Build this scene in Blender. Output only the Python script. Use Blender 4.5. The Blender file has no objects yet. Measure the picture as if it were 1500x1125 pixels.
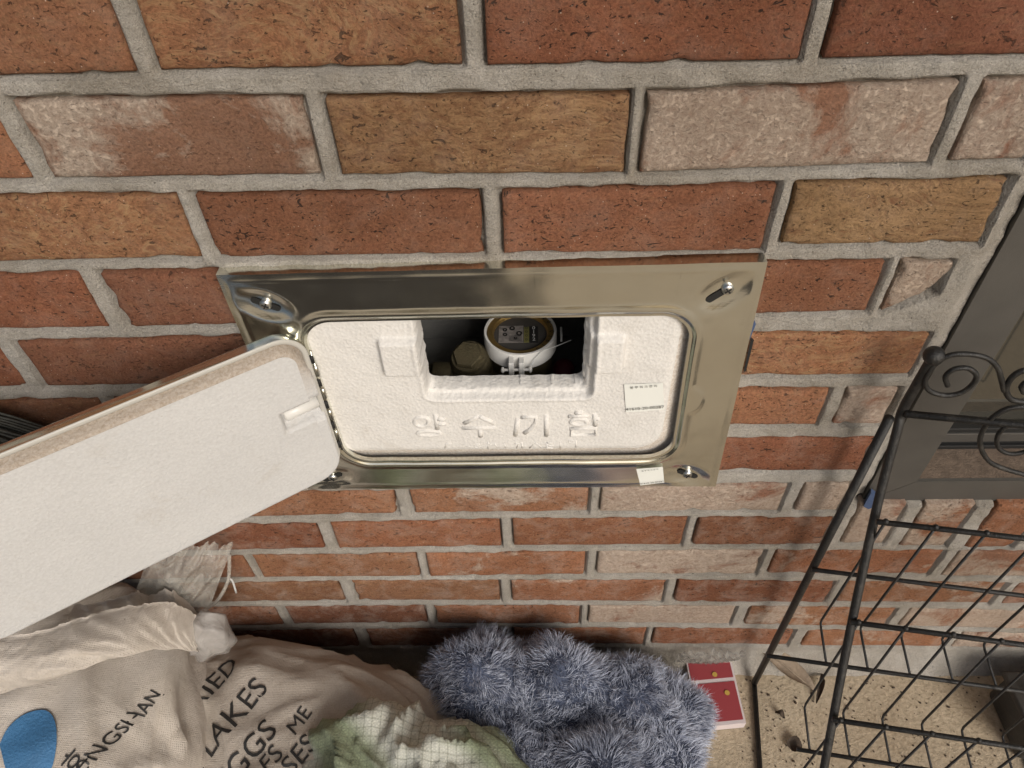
import bpy, bmesh, math, random
import numpy as np
from mathutils import Vector, Matrix, noise
from mathutils.bvhtree import BVHTree
random.seed(7); np.random.seed(7)
S = bpy.context.scene
COL = S.collection
R_ = math.radians
# ------------------------------------------------------------------ camera
CAM = np.array([0.0, -0.436, 1.0336])
CM = np.array([[0.9994170857565554, 0.01221353227297646, 0.03187974791762042],
               [0.01325881133645846, 0.7216497215916603, -0.6921314060556879],
               [-0.0314593804741648, 0.6921506403638563, 0.7210671247700075]])
FPX = 1060.0
cd = bpy.data.cameras.new('camera'); cam = bpy.data.objects.new('camera', cd); COL.objects.link(cam)
mw = Matrix([list(CM[i]) + [CAM[i]] for i in range(3)] + [[0, 0, 0, 1]])
cam.matrix_world = mw
cd.sensor_width = 36; cd.lens = FPX / 1500 * 36; cd.clip_start = 0.01; cd.clip_end = 200
S.camera = cam
# ------------------------------------------------------------------ world, sun, exposure
SUN_EL, SUN_AZ = 32, 28          # azimuth: degrees left of straight out of the wall
w = bpy.data.worlds.new('World'); S.world = w; w.use_nodes = True
wn = w.node_tree; bg = wn.nodes['Background']
sky = wn.nodes.new('ShaderNodeTexSky'); sky.sky_type = 'NISHITA'; sky.sun_disc = False
sky.sun_elevation = R_(SUN_EL); sky.sun_rotation = R_(180 - SUN_AZ)
sky.dust_density = 4.0; sky.ozone_density = 0.6; sky.air_density = 1.0
wn.links.new(sky.outputs[0], bg.inputs[0]); bg.inputs[1].default_value = 0.06
sl = bpy.data.lights.new('sun', 'SUN'); so = bpy.data.objects.new('sun', sl); COL.objects.link(so)
sl.energy = 1.5; sl.angle = R_(26); sl.color = (1, 0.98, 0.95)
sd = Vector((math.sin(R_(SUN_AZ)) * math.cos(R_(SUN_EL)), -math.cos(R_(SUN_AZ)) * math.cos(R_(SUN_EL)), math.sin(R_(SUN_EL))))
so.rotation_euler = sd.to_track_quat('Z', 'Y').to_euler()
S.view_settings.view_transform = 'Standard'; S.view_settings.look = 'None'
S.view_settings.exposure = 0.50; S.view_settings.gamma = 1
S.cycles.max_bounces = 6; S.cycles.transparent_max_bounces = 12

# ------------------------------------------------------------------ helpers
def ray(px, py):
    return CM @ np.array([(px - 750) / FPX, -(py - 562.5) / FPX, -1.0])
def PL(px, py, ax, val):                      # photograph point -> point on the plane axis=val
    d = ray(px, py); t = (val - CAM[ax]) / d[ax]; return CAM + t * d
def VP(px, py, s, n):                         # ... on the plane through s with normal n
    d = ray(px, py); t = np.dot(np.array(s) - CAM, n) / np.dot(d, n); return CAM + t * d
def sstep(t): t = np.clip(t, 0, 1); return t * t * (3 - 2 * t)

def mesh(name, v, f, m=None, smooth=True):
    me = bpy.data.meshes.new(name); me.from_pydata([tuple(map(float, p)) for p in v], [], [tuple(map(int, q)) for q in f]); me.update()
    if m: me.materials.append(m)
    if smooth: me.polygons.foreach_set('use_smooth', [True] * len(me.polygons))
    return me
def obj(name, vf, m=None, parent=None, smooth=True, fixn=True):
    me = mesh(name, vf[0], vf[1], m, smooth)
    if fixn:
        b = bmesh.new(); b.from_mesh(me); bmesh.ops.recalc_face_normals(b, faces=b.faces); b.to_mesh(me); b.free()
    o = bpy.data.objects.new(name, me); COL.objects.link(o)
    if parent: o.parent = parent; o.matrix_parent_inverse = Matrix.Translation(-Vector(parent.location)) if parent.type == 'EMPTY' else Matrix()
    return o
def sub(o, p):                                # parent without moving (parent sits at identity)
    o.parent = p; return o
def tag(o, label=None, cat=None, group=None, kind=None):
    for k, vv in (('label', label), ('category', cat), ('group', group), ('kind', kind)):
        if vv: o[k] = vv
    return o
def empty(name, loc, label=None, cat=None, group=None):
    o = bpy.data.objects.new(name, None); COL.objects.link(o); o.location = loc; o.empty_display_size = .02
    return tag(o, label, cat, group)
def autosmooth(o, ang=35):
    me = o.data
    b = bmesh.new(); b.from_mesh(me)
    for e in b.edges:
        if len(e.link_faces) == 2 and e.calc_face_angle(0) > R_(ang): e.smooth = False
    b.to_mesh(me); b.free(); return o
def merge(*parts):
    v, f = [], []
    for pv, pf in parts:
        n = len(v); v += [tuple(p) for p in pv]; f += [tuple(i + n for i in q) for q in pf]
    return v, f
def tube(pts, r, n=8, closed=False):
    P = [Vector(p) for p in pts]; m = len(P); rs = r if hasattr(r, '__len__') else [r] * m
    T = []
    for i in range(m):
        a = P[(i - 1) % m] if (i > 0 or closed) else P[i]; b = P[(i + 1) % m] if (i < m - 1 or closed) else P[i]
        T.append((b - a).normalized())
    nrm = T[0].orthogonal().normalized(); v = []; f = []
    for i in range(m):
        nrm = (nrm - T[i] * nrm.dot(T[i]))
        nrm = nrm.normalized() if nrm.length > 1e-8 else T[i].orthogonal().normalized()
        bn = T[i].cross(nrm)
        for k in range(n):
            a = 2 * math.pi * k / n; v.append(P[i] + (nrm * math.cos(a) + bn * math.sin(a)) * rs[i])
    for i in range(m if closed else m - 1):
        j = (i + 1) % m
        for k in range(n): f.append((i * n + k, i * n + (k + 1) % n, j * n + (k + 1) % n, j * n + k))
    if not closed: f.append(tuple(range(n))[::-1]); f.append(tuple((m - 1) * n + k for k in range(n)))
    return v, f
def smooth_path(pts, k=6):                    # Catmull-Rom
    P = [np.array(p, float) for p in pts]; P = [2 * P[0] - P[1]] + P + [2 * P[-1] - P[-2]]; o = []
    for i in range(1, len(P) - 2):
        for j in range(k):
            t = j / k; a, b, c, d = P[i - 1:i + 3]
            o.append(.5 * (2 * b + (c - a) * t + (2 * a - 5 * b + 4 * c - d) * t * t + (3 * b - a - 3 * c + d) * t ** 3))
    return o + [P[-2]]
def box(x0, x1, y0, y1, z0, z1, bev=0.0):
    b = bmesh.new(); bmesh.ops.create_cube(b, size=1)
    for v in b.verts: v.co = Vector(((x0 + x1) / 2 + v.co.x * (x1 - x0), (y0 + y1) / 2 + v.co.y * (y1 - y0), (z0 + z1) / 2 + v.co.z * (z1 - z0)))
    if bev: bmesh.ops.bevel(b, geom=b.edges[:], offset=bev, segments=2, affect='EDGES', profile=.5)
    b.verts.index_update()
    r = ([v.co[:] for v in b.verts], [[v.index for v in f.verts] for f in b.faces]); b.free(); return r
def lathe(prof, n=48, cx=0, cy=0, cap=True):
    v = []; f = []
    for r, z in prof:
        for k in range(n): a = 2 * math.pi * k / n; v.append((cx + r * math.cos(a), cy + r * math.sin(a), z))
    for i in range(len(prof) - 1):
        for k in range(n): f.append((i * n + k, i * n + (k + 1) % n, (i + 1) * n + (k + 1) % n, (i + 1) * n + k))
    if cap: f.append(tuple(range(n))[::-1]); f.append(tuple((len(prof) - 1) * n + k for k in range(n)))
    return v, f
def ellipsoid(c, r, nu=20, nv=12):
    v = [(c[0], c[1], c[2] + r[2])]; f = []
    for i in range(1, nv):
        t = math.pi * i / nv
        for k in range(nu): a = 2 * math.pi * k / nu; v.append((c[0] + r[0] * math.sin(t) * math.cos(a), c[1] + r[1] * math.sin(t) * math.sin(a), c[2] + r[2] * math.cos(t)))
    v.append((c[0], c[1], c[2] - r[2])); L = len(v) - 1
    for k in range(nu): f.append((0, 1 + k, 1 + (k + 1) % nu)); f.append((L, L - nu + (k + 1) % nu, L - nu + k))
    for i in range(nv - 2):
        for k in range(nu): a = 1 + i * nu; f.append((a + k, a + nu + k, a + nu + (k + 1) % nu, a + (k + 1) % nu))
    return v, f
def text_vf(body, size, cuts=0):
    c = bpy.data.curves.new('t', 'FONT'); c.body = body; c.size = size; c.align_x = 'CENTER'; c.align_y = 'CENTER'; c.resolution_u = 3
    o = bpy.data.objects.new('t', c); COL.objects.link(o)
    dg = bpy.context.evaluated_depsgraph_get(); me = bpy.data.meshes.new_from_object(o.evaluated_get(dg))
    bpy.data.objects.remove(o); bpy.data.curves.remove(c)
    b = bmesh.new(); b.from_mesh(me); bpy.data.meshes.remove(me)
    if cuts:
        bmesh.ops.triangulate(b, faces=b.faces)
        for _ in range(cuts):
            bmesh.ops.subdivide_edges(b, edges=[e for e in b.edges if e.calc_length() > size * .12], cuts=1)
            bmesh.ops.triangulate(b, faces=b.faces)
    b.verts.index_update()
    r = ([v.co.copy() for v in b.verts], [[v.index for v in f.verts] for f in b.faces]); b.free(); return r
def place(vf, o, ex, ey, ez=None):
    o = Vector(o); ex = Vector(ex); ey = Vector(ey); ez = Vector(ez) if ez else ex.cross(ey)
    return [o + ex * p[0] + ey * p[1] + ez * p[2] for p in vf[0]], vf[1]

# ------------------------------------------------------------------ materials
class NT:
    def __init__(s, name):
        s.m = bpy.data.materials.new(name); s.m.use_nodes = True; s.t = s.m.node_tree; s.b = s.t.nodes['Principled BSDF']; s.out = s.t.nodes['Material Output']
    def n(s, typ, **k):
        nd = s.t.nodes.new('ShaderNode' + typ)
        for a, v in k.items(): setattr(nd, a, v)
        return nd
    def l(s, a, b): s.t.links.new(a, b); return s
    def set(s, **k):
        for a, v in k.items():
            i = s.b.inputs[a.replace('_', ' ')]
            i.default_value = (*v, 1) if isinstance(v, tuple) and len(v) == 3 else v
        return s
    def coord(s, scale=(1, 1, 1), rand=False, kind='Object'):
        tc = s.n('TexCoord'); o = tc.outputs[kind]
        if rand:
            oi = s.n('ObjectInfo'); ml = s.n('VectorMath', operation='SCALE'); ml.inputs[0].default_value = (7.3, 3.1, 5.7)
            s.l(oi.outputs['Random'], ml.inputs['Scale']); ad = s.n('VectorMath', operation='ADD'); s.l(o, ad.inputs[0]); s.l(ml.outputs[0], ad.inputs[1]); o = ad.outputs[0]
        if scale != (1, 1, 1):
            mp = s.n('VectorMath', operation='MULTIPLY'); mp.inputs[1].default_value = scale; s.l(o, mp.inputs[0]); o = mp.outputs[0]
        return o
    def noise(s, vec, scale, detail=4, rough=.55, dist=0, out='Fac'):
        x = s.n('TexNoise'); x.inputs['Scale'].default_value = scale; x.inputs['Detail'].default_value = detail; x.inputs['Roughness'].default_value = rough; x.inputs['Distortion'].default_value = dist
        s.l(vec, x.inputs['Vector']); return x.outputs[out]
    def voro(s, vec, scale, out='Distance', feature='F1'):
        x = s.n('TexVoronoi', feature=feature); x.inputs['Scale'].default_value = scale; s.l(vec, x.inputs['Vector']); return x.outputs[out]
    def ramp(s, fac, a, b, ca=(0, 0, 0), cb=(1, 1, 1)):
        if a > b: a, b, ca, cb = b, a, cb, ca
        r = s.n('ValToRGB'); e = r.color_ramp.elements; e[0].position = a; e[1].position = b; e[0].color = (*ca, 1); e[1].color = (*cb, 1)
        s.l(fac, r.inputs[0]); return r.outputs[0]
    def mix(s, fac, a, b, mode='MIX'):
        x = s.n('Mix', data_type='RGBA', blend_type=mode); 
        for i, vv in ((0, fac), (6, a), (7, b)):
            if hasattr(vv, 'is_linked'): s.l(vv, x.inputs[i])
            else: x.inputs[i].default_value = vv if i == 0 else (*vv, 1)
        return x.outputs[2]
    def math(s, op, a, b=None, clamp=False):
        x = s.n('Math', operation=op, use_clamp=clamp)
        for i, vv in ((0, a), (1, b)):
            if vv is None: continue
            if hasattr(vv, 'is_linked'): s.l(vv, x.inputs[i])
            else: x.inputs[i].default_value = vv
        return x.outputs[0]
    def col(s, o): s.l(o, s.b.inputs['Base Color']); return s
    def bump(s, h, dist, strength=1, prev=None):
        x = s.n('Bump'); x.inputs['Strength'].default_value = strength; x.inputs['Distance'].default_value = dist; s.l(h, x.inputs['Height'])
        if prev: s.l(prev, x.inputs['Normal'])
        s.l(x.outputs[0], s.b.inputs['Normal']); return x.outputs[0]
def attr(t, name):
    a = t.n('Attribute', attribute_type='OBJECT', attribute_name=name); return a.outputs['Fac']

def mk_brick():
    t = NT('brick'); co = t.coord(rand=True)
    oi = t.n('ObjectInfo'); base = oi.outputs['Color']
    sw, wh, pt = attr(t, 'swirl'), attr(t, 'white'), attr(t, 'pits')
    # broad tone drift
    big = t.noise(co, 22, 3)
    c = t.mix(t.math('MULTIPLY', big, .55), base, (0.16, 0.065, 0.035), 'MIX')
    hs = t.noise(co, 520, 6, .8); c = t.mix(.8, c, t.ramp(hs, .34, .66, (.45, .42, .4), (1.5, 1.45, 1.4)), 'MULTIPLY')
    # extruded clay swirl
    sv = t.n('VectorMath', operation='MULTIPLY'); sv.inputs[1].default_value = (48, 95, 120); t.l(co, sv.inputs[0])
    warp = t.noise(co, 9, 2, .5, 0, 'Color'); ws = t.n('VectorMath', operation='SCALE'); ws.inputs['Scale'].default_value = 9.0; t.l(warp, ws.inputs[0])
    sa = t.n('VectorMath', operation='ADD'); t.l(sv.outputs[0], sa.inputs[0]); t.l(ws.outputs[0], sa.inputs[1])
    s1 = t.noise(sa.outputs[0], 1.7, 8, .72, .6)
    c = t.mix(t.math('MULTIPLY', t.ramp(s1, .48, .66), sw, True), c, (.40, .25, .13))
    c = t.mix(t.math('MULTIPLY', t.ramp(s1, .46, .34), sw, True), c, (.215, .105, .055))
    # lime bloom and old mortar smear
    e = t.noise(co, 13, 9, .66, .4); et = t.math('SUBTRACT', 1.02, t.math('MULTIPLY', wh, .62))
    ef = t.math('MULTIPLY', t.math('SUBTRACT', e, t.math('SUBTRACT', et, .12)), 12.0, True)
    eg = t.ramp(t.noise(co, 260, 5, .7), .34, .58); ef = t.math('MULTIPLY', ef, t.math('ADD', t.math('MULTIPLY', eg, .40), .60), True)
    c = t.mix(t.math('MULTIPLY', ef, .82), c, (.66, .555, .455))
    # pits, cracks
    pv = t.n('VectorMath', operation='MULTIPLY'); pv.inputs[1].default_value = (1, 1, 1.7); t.l(co, pv.inputs[0])
    p = t.noise(pv.outputs[0], 240, 2.5, .6, .8); pm = t.ramp(p, .635, .67)
    p2 = t.noise(pv.outputs[0], 95, 3, .62, 1.2); pm2 = t.ramp(p2, .66, .685)
    pm = t.math('MULTIPLY', t.math('MAXIMUM', pm, pm2), pt, True)
    c = t.mix(t.math('MULTIPLY', pm, .9), c, (.03, .018, .013))
    sp = t.voro(co, 330); spc = t.voro(co, 330, 'Color'); spx = t.n('SeparateColor'); t.l(spc, spx.inputs[0])
    sm = t.math('MULTIPLY', t.ramp(sp, .16, .1), t.ramp(spx.outputs[0], .86, .88))
    c = t.mix(t.math('MULTIPLY', sm, .75), c, (.62, .5, .4))
    gp = t.n('NewGeometry').outputs['Position']; wd = t.noise(gp, 5, 6, .65, .4); c = t.mix(.75, c, t.ramp(wd, .30, .62, (.62, .56, .50), (1.08, 1.08, 1.08)), 'MULTIPLY')
    sz_ = t.n('SeparateXYZ'); t.l(gp, sz_.inputs[0]); lowz = t.ramp(sz_.outputs['Z'], .15, .62, (1, 1, 1), (.25, .25, .25))
    sm2 = t.ramp(t.noise(gp, 30, 9, .74, .5), .47, .70); c = t.mix(t.math('MULTIPLY', t.math('MULTIPLY', sm2, lowz), .46), c, (.50, .42, .355))
    t.col(c).set(Roughness=.9)
    t.b.inputs['Specular IOR Level'].default_value = .25
    b1 = t.bump(t.math('ADD', t.math('MULTIPLY', hs, .5), t.math('MULTIPLY', s1, t.math('MULTIPLY', sw, .6))), .0032)
    b2 = t.bump(t.math('SUBTRACT', t.math('MULTIPLY', ef, .5), pm), .0016, 1, b1)
    return t.m
def mk_mortar():
    t = NT('mortar'); co = t.coord()
    a = t.noise(co, 30, 5, .6); c = t.mix(t.ramp(a, .3, .7), (.48, .45, .40), (.62, .585, .535))
    g = t.noise(co, 950, 4, .75); c = t.mix(.6, c, t.ramp(g, .3, .7, (.45, .42, .38), (1.35, 1.35, 1.35)), 'MULTIPLY')
    d = t.noise(co, 9, 4, .6); c = t.mix(t.math('MULTIPLY', t.ramp(d, .55, .75), .4), c, (.27, .235, .19))
    pit = t.ramp(t.noise(co, 300, 3, .6), .70, .73); c = t.mix(t.math('MULTIPLY', pit, .7), c, (.08, .065, .05))
    wd = t.noise(co, 6, 7, .7, .5); c = t.mix(.8, c, t.ramp(wd, .30, .60, (.62, .57, .50), (1.06, 1.06, 1.06)), 'MULTIPLY')
    t.col(c).set(Roughness=.95); t.b.inputs['Specular IOR Level'].default_value = .2
    b = t.bump(g, .0022); t.bump(t.noise(co, 330, 4, .65), .0030, 1, b)
    return t.m
def mk_foam(name, col, dirt=.0):
    t = NT(name); co = t.coord()
    v = t.voro(co, 330); n = t.noise(co, 12, 4)
    c = t.mix(t.ramp(n, .35, .7), col, tuple(x * .93 for x in col))
    gr = t.ramp(t.noise(co, 19, 8, .72, .8), .56, .76); c = t.mix(t.math('MULTIPLY', gr, .34), c, (.42, .37, .30))
    sp = t.ramp(t.noise(co, 260, 3, .6), .74, .77); c = t.mix(t.math('MULTIPLY', sp, .5), c, (.25, .20, .15))
    vb = t.ramp(t.voro(co, 420), .25, .75, (1.05, 1.05, 1.05), (.84, .83, .82)); c = t.mix(.3, c, vb, 'MULTIPLY')
    t.col(c).set(Roughness=.8); t.b.inputs['Specular IOR Level'].default_value = .3
    t.b.inputs['Subsurface Weight'].default_value = .0
    b = t.bump(v, .0011, .40 if not dirt else .26); t.bump(t.noise(co, 700, 3, .6), .0005, .6, b)
    return t
def mk_plain(name, col, rough=.6, metal=0, grain=0, gs=600, spec=.5, var=.0, vs=30):
    t = NT(name); co = t.coord(); c = None
    if var: c = t.mix(t.ramp(t.noise(co, vs, 5, .6), .3, .7), tuple(x * (1 - var) for x in col), tuple(min(1, x * (1 + var)) for x in col)); t.col(c)
    else: t.set(Base_Color=col)
    t.set(Roughness=rough, Metallic=metal); t.b.inputs['Specular IOR Level'].default_value = spec
    if grain: t.bump(t.noise(co, gs, 4, .65), grain)
    return t.m
def mk_steel():
    t = NT('stainless steel'); co = t.coord()
    n = t.noise(co, 14, 4, .6); br = t.noise(t.coord((4, 30, 900)), 1.0, 3, .6)
    c = t.mix(t.ramp(n, .35, .7), (.82, .82, .75), (.76, .755, .68)); 
    gl = t.ramp(t.noise(co, 26, 6, .7), .735, .78); c = t.mix(t.math('MULTIPLY', gl, .4), c, (.33, .27, .12))
    sc_ = t.ramp(t.noise(t.coord((160, 60, 9)), 1.0, 4, .7, 2.5), .66, .69); c = t.mix(t.math('MULTIPLY', sc_, .35), c, (.36, .34, .28))
    wm = t.ramp(t.noise(co, 45, 7, .7, 1.0), .60, .72); c = t.mix(t.math('MULTIPLY', wm, .22), c, (.42, .39, .31))
    t.col(c).set(Metallic=1.0)
    r = t.math('ADD', t.math('MULTIPLY', t.noise(co, 35, 5, .65), .16), .09); r = t.math('ADD', r, t.math('MULTIPLY', gl, .3)); t.l(r, t.b.inputs['Roughness'])
    b = t.bump(br, .00010, .5); t.bump(t.noise(co, 9, 2, .4), .005, .55, b)
    return t.m
M = {}
M['brick'] = mk_brick(); M['mortar'] = mk_mortar(); M['steel'] = mk_steel()
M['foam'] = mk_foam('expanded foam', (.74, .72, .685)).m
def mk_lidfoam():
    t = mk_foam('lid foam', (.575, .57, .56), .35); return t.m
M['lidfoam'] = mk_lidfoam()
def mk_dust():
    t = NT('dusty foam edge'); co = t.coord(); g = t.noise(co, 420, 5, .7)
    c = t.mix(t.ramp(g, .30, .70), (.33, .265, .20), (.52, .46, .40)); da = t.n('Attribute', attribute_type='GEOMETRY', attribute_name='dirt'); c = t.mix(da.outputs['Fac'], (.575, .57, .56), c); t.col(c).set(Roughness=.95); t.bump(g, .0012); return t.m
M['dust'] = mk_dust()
def mk_dust2():
    t = NT('beige foam rim'); co = t.coord(); g = t.noise(co, 420, 5, .7)
    c = t.mix(t.ramp(g, .38, .6), (.58, .50, .42), (.76, .71, .65)); t.col(c).set(Roughness=.95); t.bump(g, .0012); return t.m
M['rim'] = mk_dust2()
M['whiteplastic'] = mk_plain('white plastic', (.66, .65, .62), .35)
M['lippaint'] = mk_plain('pale lid edge', (.47, .455, .415), .4)
M['screw'] = mk_plain('zinc screw', (.62, .62, .60), .3, 1)
M['dark'] = mk_plain('dark slot', (.012, .012, .011), .7)
M['hinge'] = mk_plain('hinge steel', (.55, .53, .46), .3, 1)
M['housing'] = mk_plain('grey box lining', (.14, .138, .13), .85, grain=.001, gs=250, var=.1)
M['brass'] = mk_plain('aged brass', (.42, .28, .10), .38, .85, grain=.0006, var=.25)
M['dullbrass'] = mk_plain('dull bronze fitting', (.085, .07, .038), .55, .5, grain=.001, var=.3)
def mk_iron():
    t = NT('black painted iron'); co = t.coord(); n = t.noise(co, 90, 6, .7)
    c = t.mix(t.math('MULTIPLY', t.ramp(n, .5, .75), .6), (.012, .0115, .011), (.075, .068, .058)); r = t.ramp(t.noise(co, 300, 4, .7), .68, .72); c = t.mix(t.math('MULTIPLY', r, .6), c, (.14, .075, .04))
    t.col(c).set(Roughness=.45); t.bump(t.noise(co, 500, 4, .65), .0008); return t.m
M['blackiron'] = mk_iron()
M['frame'] = mk_plain('bronze window frame', (.105, .099, .090), .42, .35, grain=.00015, gs=900, var=.08)
M['gasket'] = mk_plain('black gasket', (.012, .012, .012), .6)
M['sticker'] = mk_plain('label paper', (.80, .81, .76), .45)
M['ink'] = mk_plain('black ink', (.02, .02, .02), .6)
M['bluetape'] = mk_plain('blue tape', (.05, .08, .16), .6)
M['reddial'] = mk_plain('red paint', (.16, .016, .028), .6)
def mk_floor():
    t = NT('tan concrete'); co = t.coord(); n = t.noise(co, 8, 6, .62)
    c = t.mix(t.ramp(n, .32, .68), (.47, .38, .265), (.60, .51, .375)); g = t.noise(co, 160, 6, .72)
    c = t.mix(.5, c, t.ramp(g, .34, .62, (.42, .38, .32), (1.15, 1.12, 1.1)), 'MULTIPLY')
    d = t.ramp(t.noise(co, 70, 6, .75, .5), .60, .74); c = t.mix(t.math('MULTIPLY', d, .35), c, (.14, .11, .075))
    t.col(c).set(Roughness=.9); b = t.bump(g, .003); return t.m
M['floor'] = mk_floor()
def mk_woven(name, ca, cb, ws=1):
    t = NT(name); co = t.coord(); n = t.noise(co, 14, 6, .65)
    c = t.mix(t.ramp(n, .33, .68), ca, cb); g = t.noise(co, 500, 4, .7); c = t.mix(.35, c, t.ramp(g, .3, .7, (.62, .58, .52), (1.1, 1.1, 1.1)), 'MULTIPLY')
    sp = t.ramp(t.noise(co, 210, 3, .6), .70, .74); c = t.mix(t.math('MULTIPLY', sp, .55), c, (.12, .09, .06))
    t.col(c).set(Roughness=.62); t.b.inputs['Specular IOR Level'].default_value = .35
    wv = t.n('TexWave', wave_type='BANDS', bands_direction='X'); wv.inputs['Scale'].default_value = 170; t.l(co, wv.inputs['Vector'])
    wz = t.n('TexWave', wave_type='BANDS', bands_direction='Y'); wz.inputs['Scale'].default_value = 170; t.l(co, wz.inputs['Vector'])
    b = t.bump(t.math('MULTIPLY', wv.outputs['Fac'], wz.outputs['Fac']), .0004, .6); b = t.bump(t.noise(co, 30, 6, .58, .4), .006, .45, b); t.bump(g, .0006, 1, b)
    return t.m
M['sackwhite'] = mk_woven('white woven sack', (.44, .39, .335), (.58, .53, .475))
M['sackbeige'] = mk_woven('beige woven sack', (.40, .35, .295), (.50, .45, .395))
def mk_towel():
    t = NT('green checked towel'); co = t.coord()
    wv = t.n('TexWave', wave_type='BANDS', bands_direction='DIAGONAL'); wv.inputs['Scale'].default_value = 3.6; wv.inputs['Distortion'].default_value = .6; t.l(co, wv.inputs['Vector'])
    c = t.mix(t.ramp(wv.outputs['Fac'], .25, .75), (.27, .31, .20), (.56, .56, .49))
    for dr in ('X', 'Y'):
        wz = t.n('TexWave', wave_type='BANDS', bands_direction=dr); wz.inputs['Scale'].default_value = 38; wz.inputs['Distortion'].default_value = .4; t.l(co, wz.inputs['Vector'])
        c = t.mix(t.math('MULTIPLY', t.ramp(wz.outputs['Fac'], .90, .97), .35), c, (.16, .17, .12))
    wp = t.n('TexChecker'); wp.inputs['Scale'].default_value = 420; t.l(co, wp.inputs['Vector'])
    c = t.mix(.3, c, t.ramp(wp.outputs['Fac'], 0, 1, (.6, .6, .6), (1.1, 1.1, 1.1)), 'MULTIPLY')
    t.col(c).set(Roughness=.95); t.bump(t.math('ADD', wp.outputs['Fac'], t.noise(co, 500, 3)), .0009); return t.m
M['towel'] = mk_towel()
M['pinkcloth'] = mk_plain('pale pink cloth', (.52, .30, .25), .9, grain=.001, gs=500, var=.2)
M['creamcloth'] = mk_plain('cream cloth', (.62, .55, .48), .9, grain=.001, gs=500, var=.15)
def mk_fur():
    t = NT('blue grey fur'); a = t.n('Attribute', attribute_type='GEOMETRY', attribute_name='tint')
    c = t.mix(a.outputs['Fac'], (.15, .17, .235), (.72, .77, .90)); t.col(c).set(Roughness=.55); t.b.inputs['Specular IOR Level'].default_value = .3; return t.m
M['fur'] = mk_fur(); M['furbase'] = mk_plain('fur backing', (.07, .085, .13), .95, var=.3)
def mk_film(name, tint, dens):
    t = NT(name); nt = t.t; tr = t.n('BsdfTransparent'); mx = t.n('MixShader'); co = t.coord()
    t.set(Base_Color=tint, Roughness=.25); t.b.inputs['Specular IOR Level'].default_value = .6
    t.bump(t.noise(co, 60, 5, .6, 1), .004); f = t.math('ADD', t.math('MULTIPLY', t.noise(co, 45, 4, .6), .4), dens - .2, True)
    t.l(f, mx.inputs[0]); t.l(tr.outputs[0], mx.inputs[1]); t.l(t.b.outputs[0], mx.inputs[2]); t.l(mx.outputs[0], t.out.inputs[0]); return t.m
M['film'] = mk_film('clear plastic film', (.55, .52, .46), .42)
M['wrap'] = mk_film('shiny clear wrap', (.30, .29, .27), .35)
M['neckfilm'] = mk_film('whitish plastic film', (.43, .405, .38), .68)
M['leaf'] = mk_plain('dry leaf', (.33, .26, .19), .8, grain=.002, gs=150, var=.3)
M['debris'] = mk_plain('dark leaf scrap', (.07, .05, .035), .9, grain=.002, gs=150, var=.3)
M['redcard'] = mk_plain('red print', (.33, .055, .065), .45)
M['cardwhite'] = mk_plain('white card edge', (.68, .60, .60), .5)
M['gold'] = mk_plain('gold print', (.55, .36, .08), .5)
M['bluecloth'] = mk_plain('blue print', (.045, .16, .33), .6, grain=.0012, gs=400, var=.2)
M['bristle'] = mk_plain('dark bristles', (.045, .045, .038), .7, var=.4, vs=200)
def mk_glass():
    t = NT('coated window glass'); t.set(Base_Color=(.17, .16, .135), Metallic=.75, Roughness=.04); return t.m
M['glass'] = mk_glass()
def mk_lens():
    t = NT('meter glass'); nt = t.t; tr = t.n('BsdfTransparent'); gl = t.n('BsdfGlossy'); gl.inputs['Roughness'].default_value = .05; mx = t.n('MixShader'); mx.inputs[0].default_value = .08
    t.l(tr.outputs[0], mx.inputs[1]); t.l(gl.outputs[0], mx.inputs[2]); t.l(mx.outputs[0], t.out.inputs[0]); return t.m
M['lens'] = mk_lens()

# ------------------------------------------------------------------ floor
fl = obj('floor', ([(-4, -5, 0), (4, -5, 0), (4, .3, 0), (-4, .3, 0)], [(0, 1, 2, 3)]), M['floor'], fixn=False); tag(fl, kind='structure')

# added unseen slab overhead: blocks the sky so light comes from the front
rf = obj('overhead_light_blocker', merge(box(-2.6, 2.6, -.80, .2, 2.25, 2.36, .01), box(-2.6, 2.6, -.84, -.80, 2.15, 2.40, .008)), mk_plain('light blocker surface', (.42, .40, .36), .8, var=.08)); tag(rf, 'unseen slab added above the brick wall to block overhead sky light', 'light blocker')
# unseen dark panel added on the floor to darken the steel plate's reflection
mt_ = obj('dark_reflection_panel', box(-1.7, -.02, -1.6, -.46, .001, .016, .004), mk_plain('dark reflection surface', (.030, .024, .018), .95, grain=.004, gs=90, var=.3)); tag(mt_, 'dark brown door mat on the floor in front, mirrored in the steel plate', 'mat')
# ------------------------------------------------------------------ wall
# each row: upper edge, lower edge (photo points), bricks (left, right, style); y = None where hidden
def ip(poly, x): return float(np.interp(x, [p[0] for p in poly], [p[1] for p in poly]))
RED, ORG, YEL, PNK, DRK = (.28, .118, .068), (.335, .152, .085), (.37, .222, .118), (.35, .187, .128), (.21, .086, .053)
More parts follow.
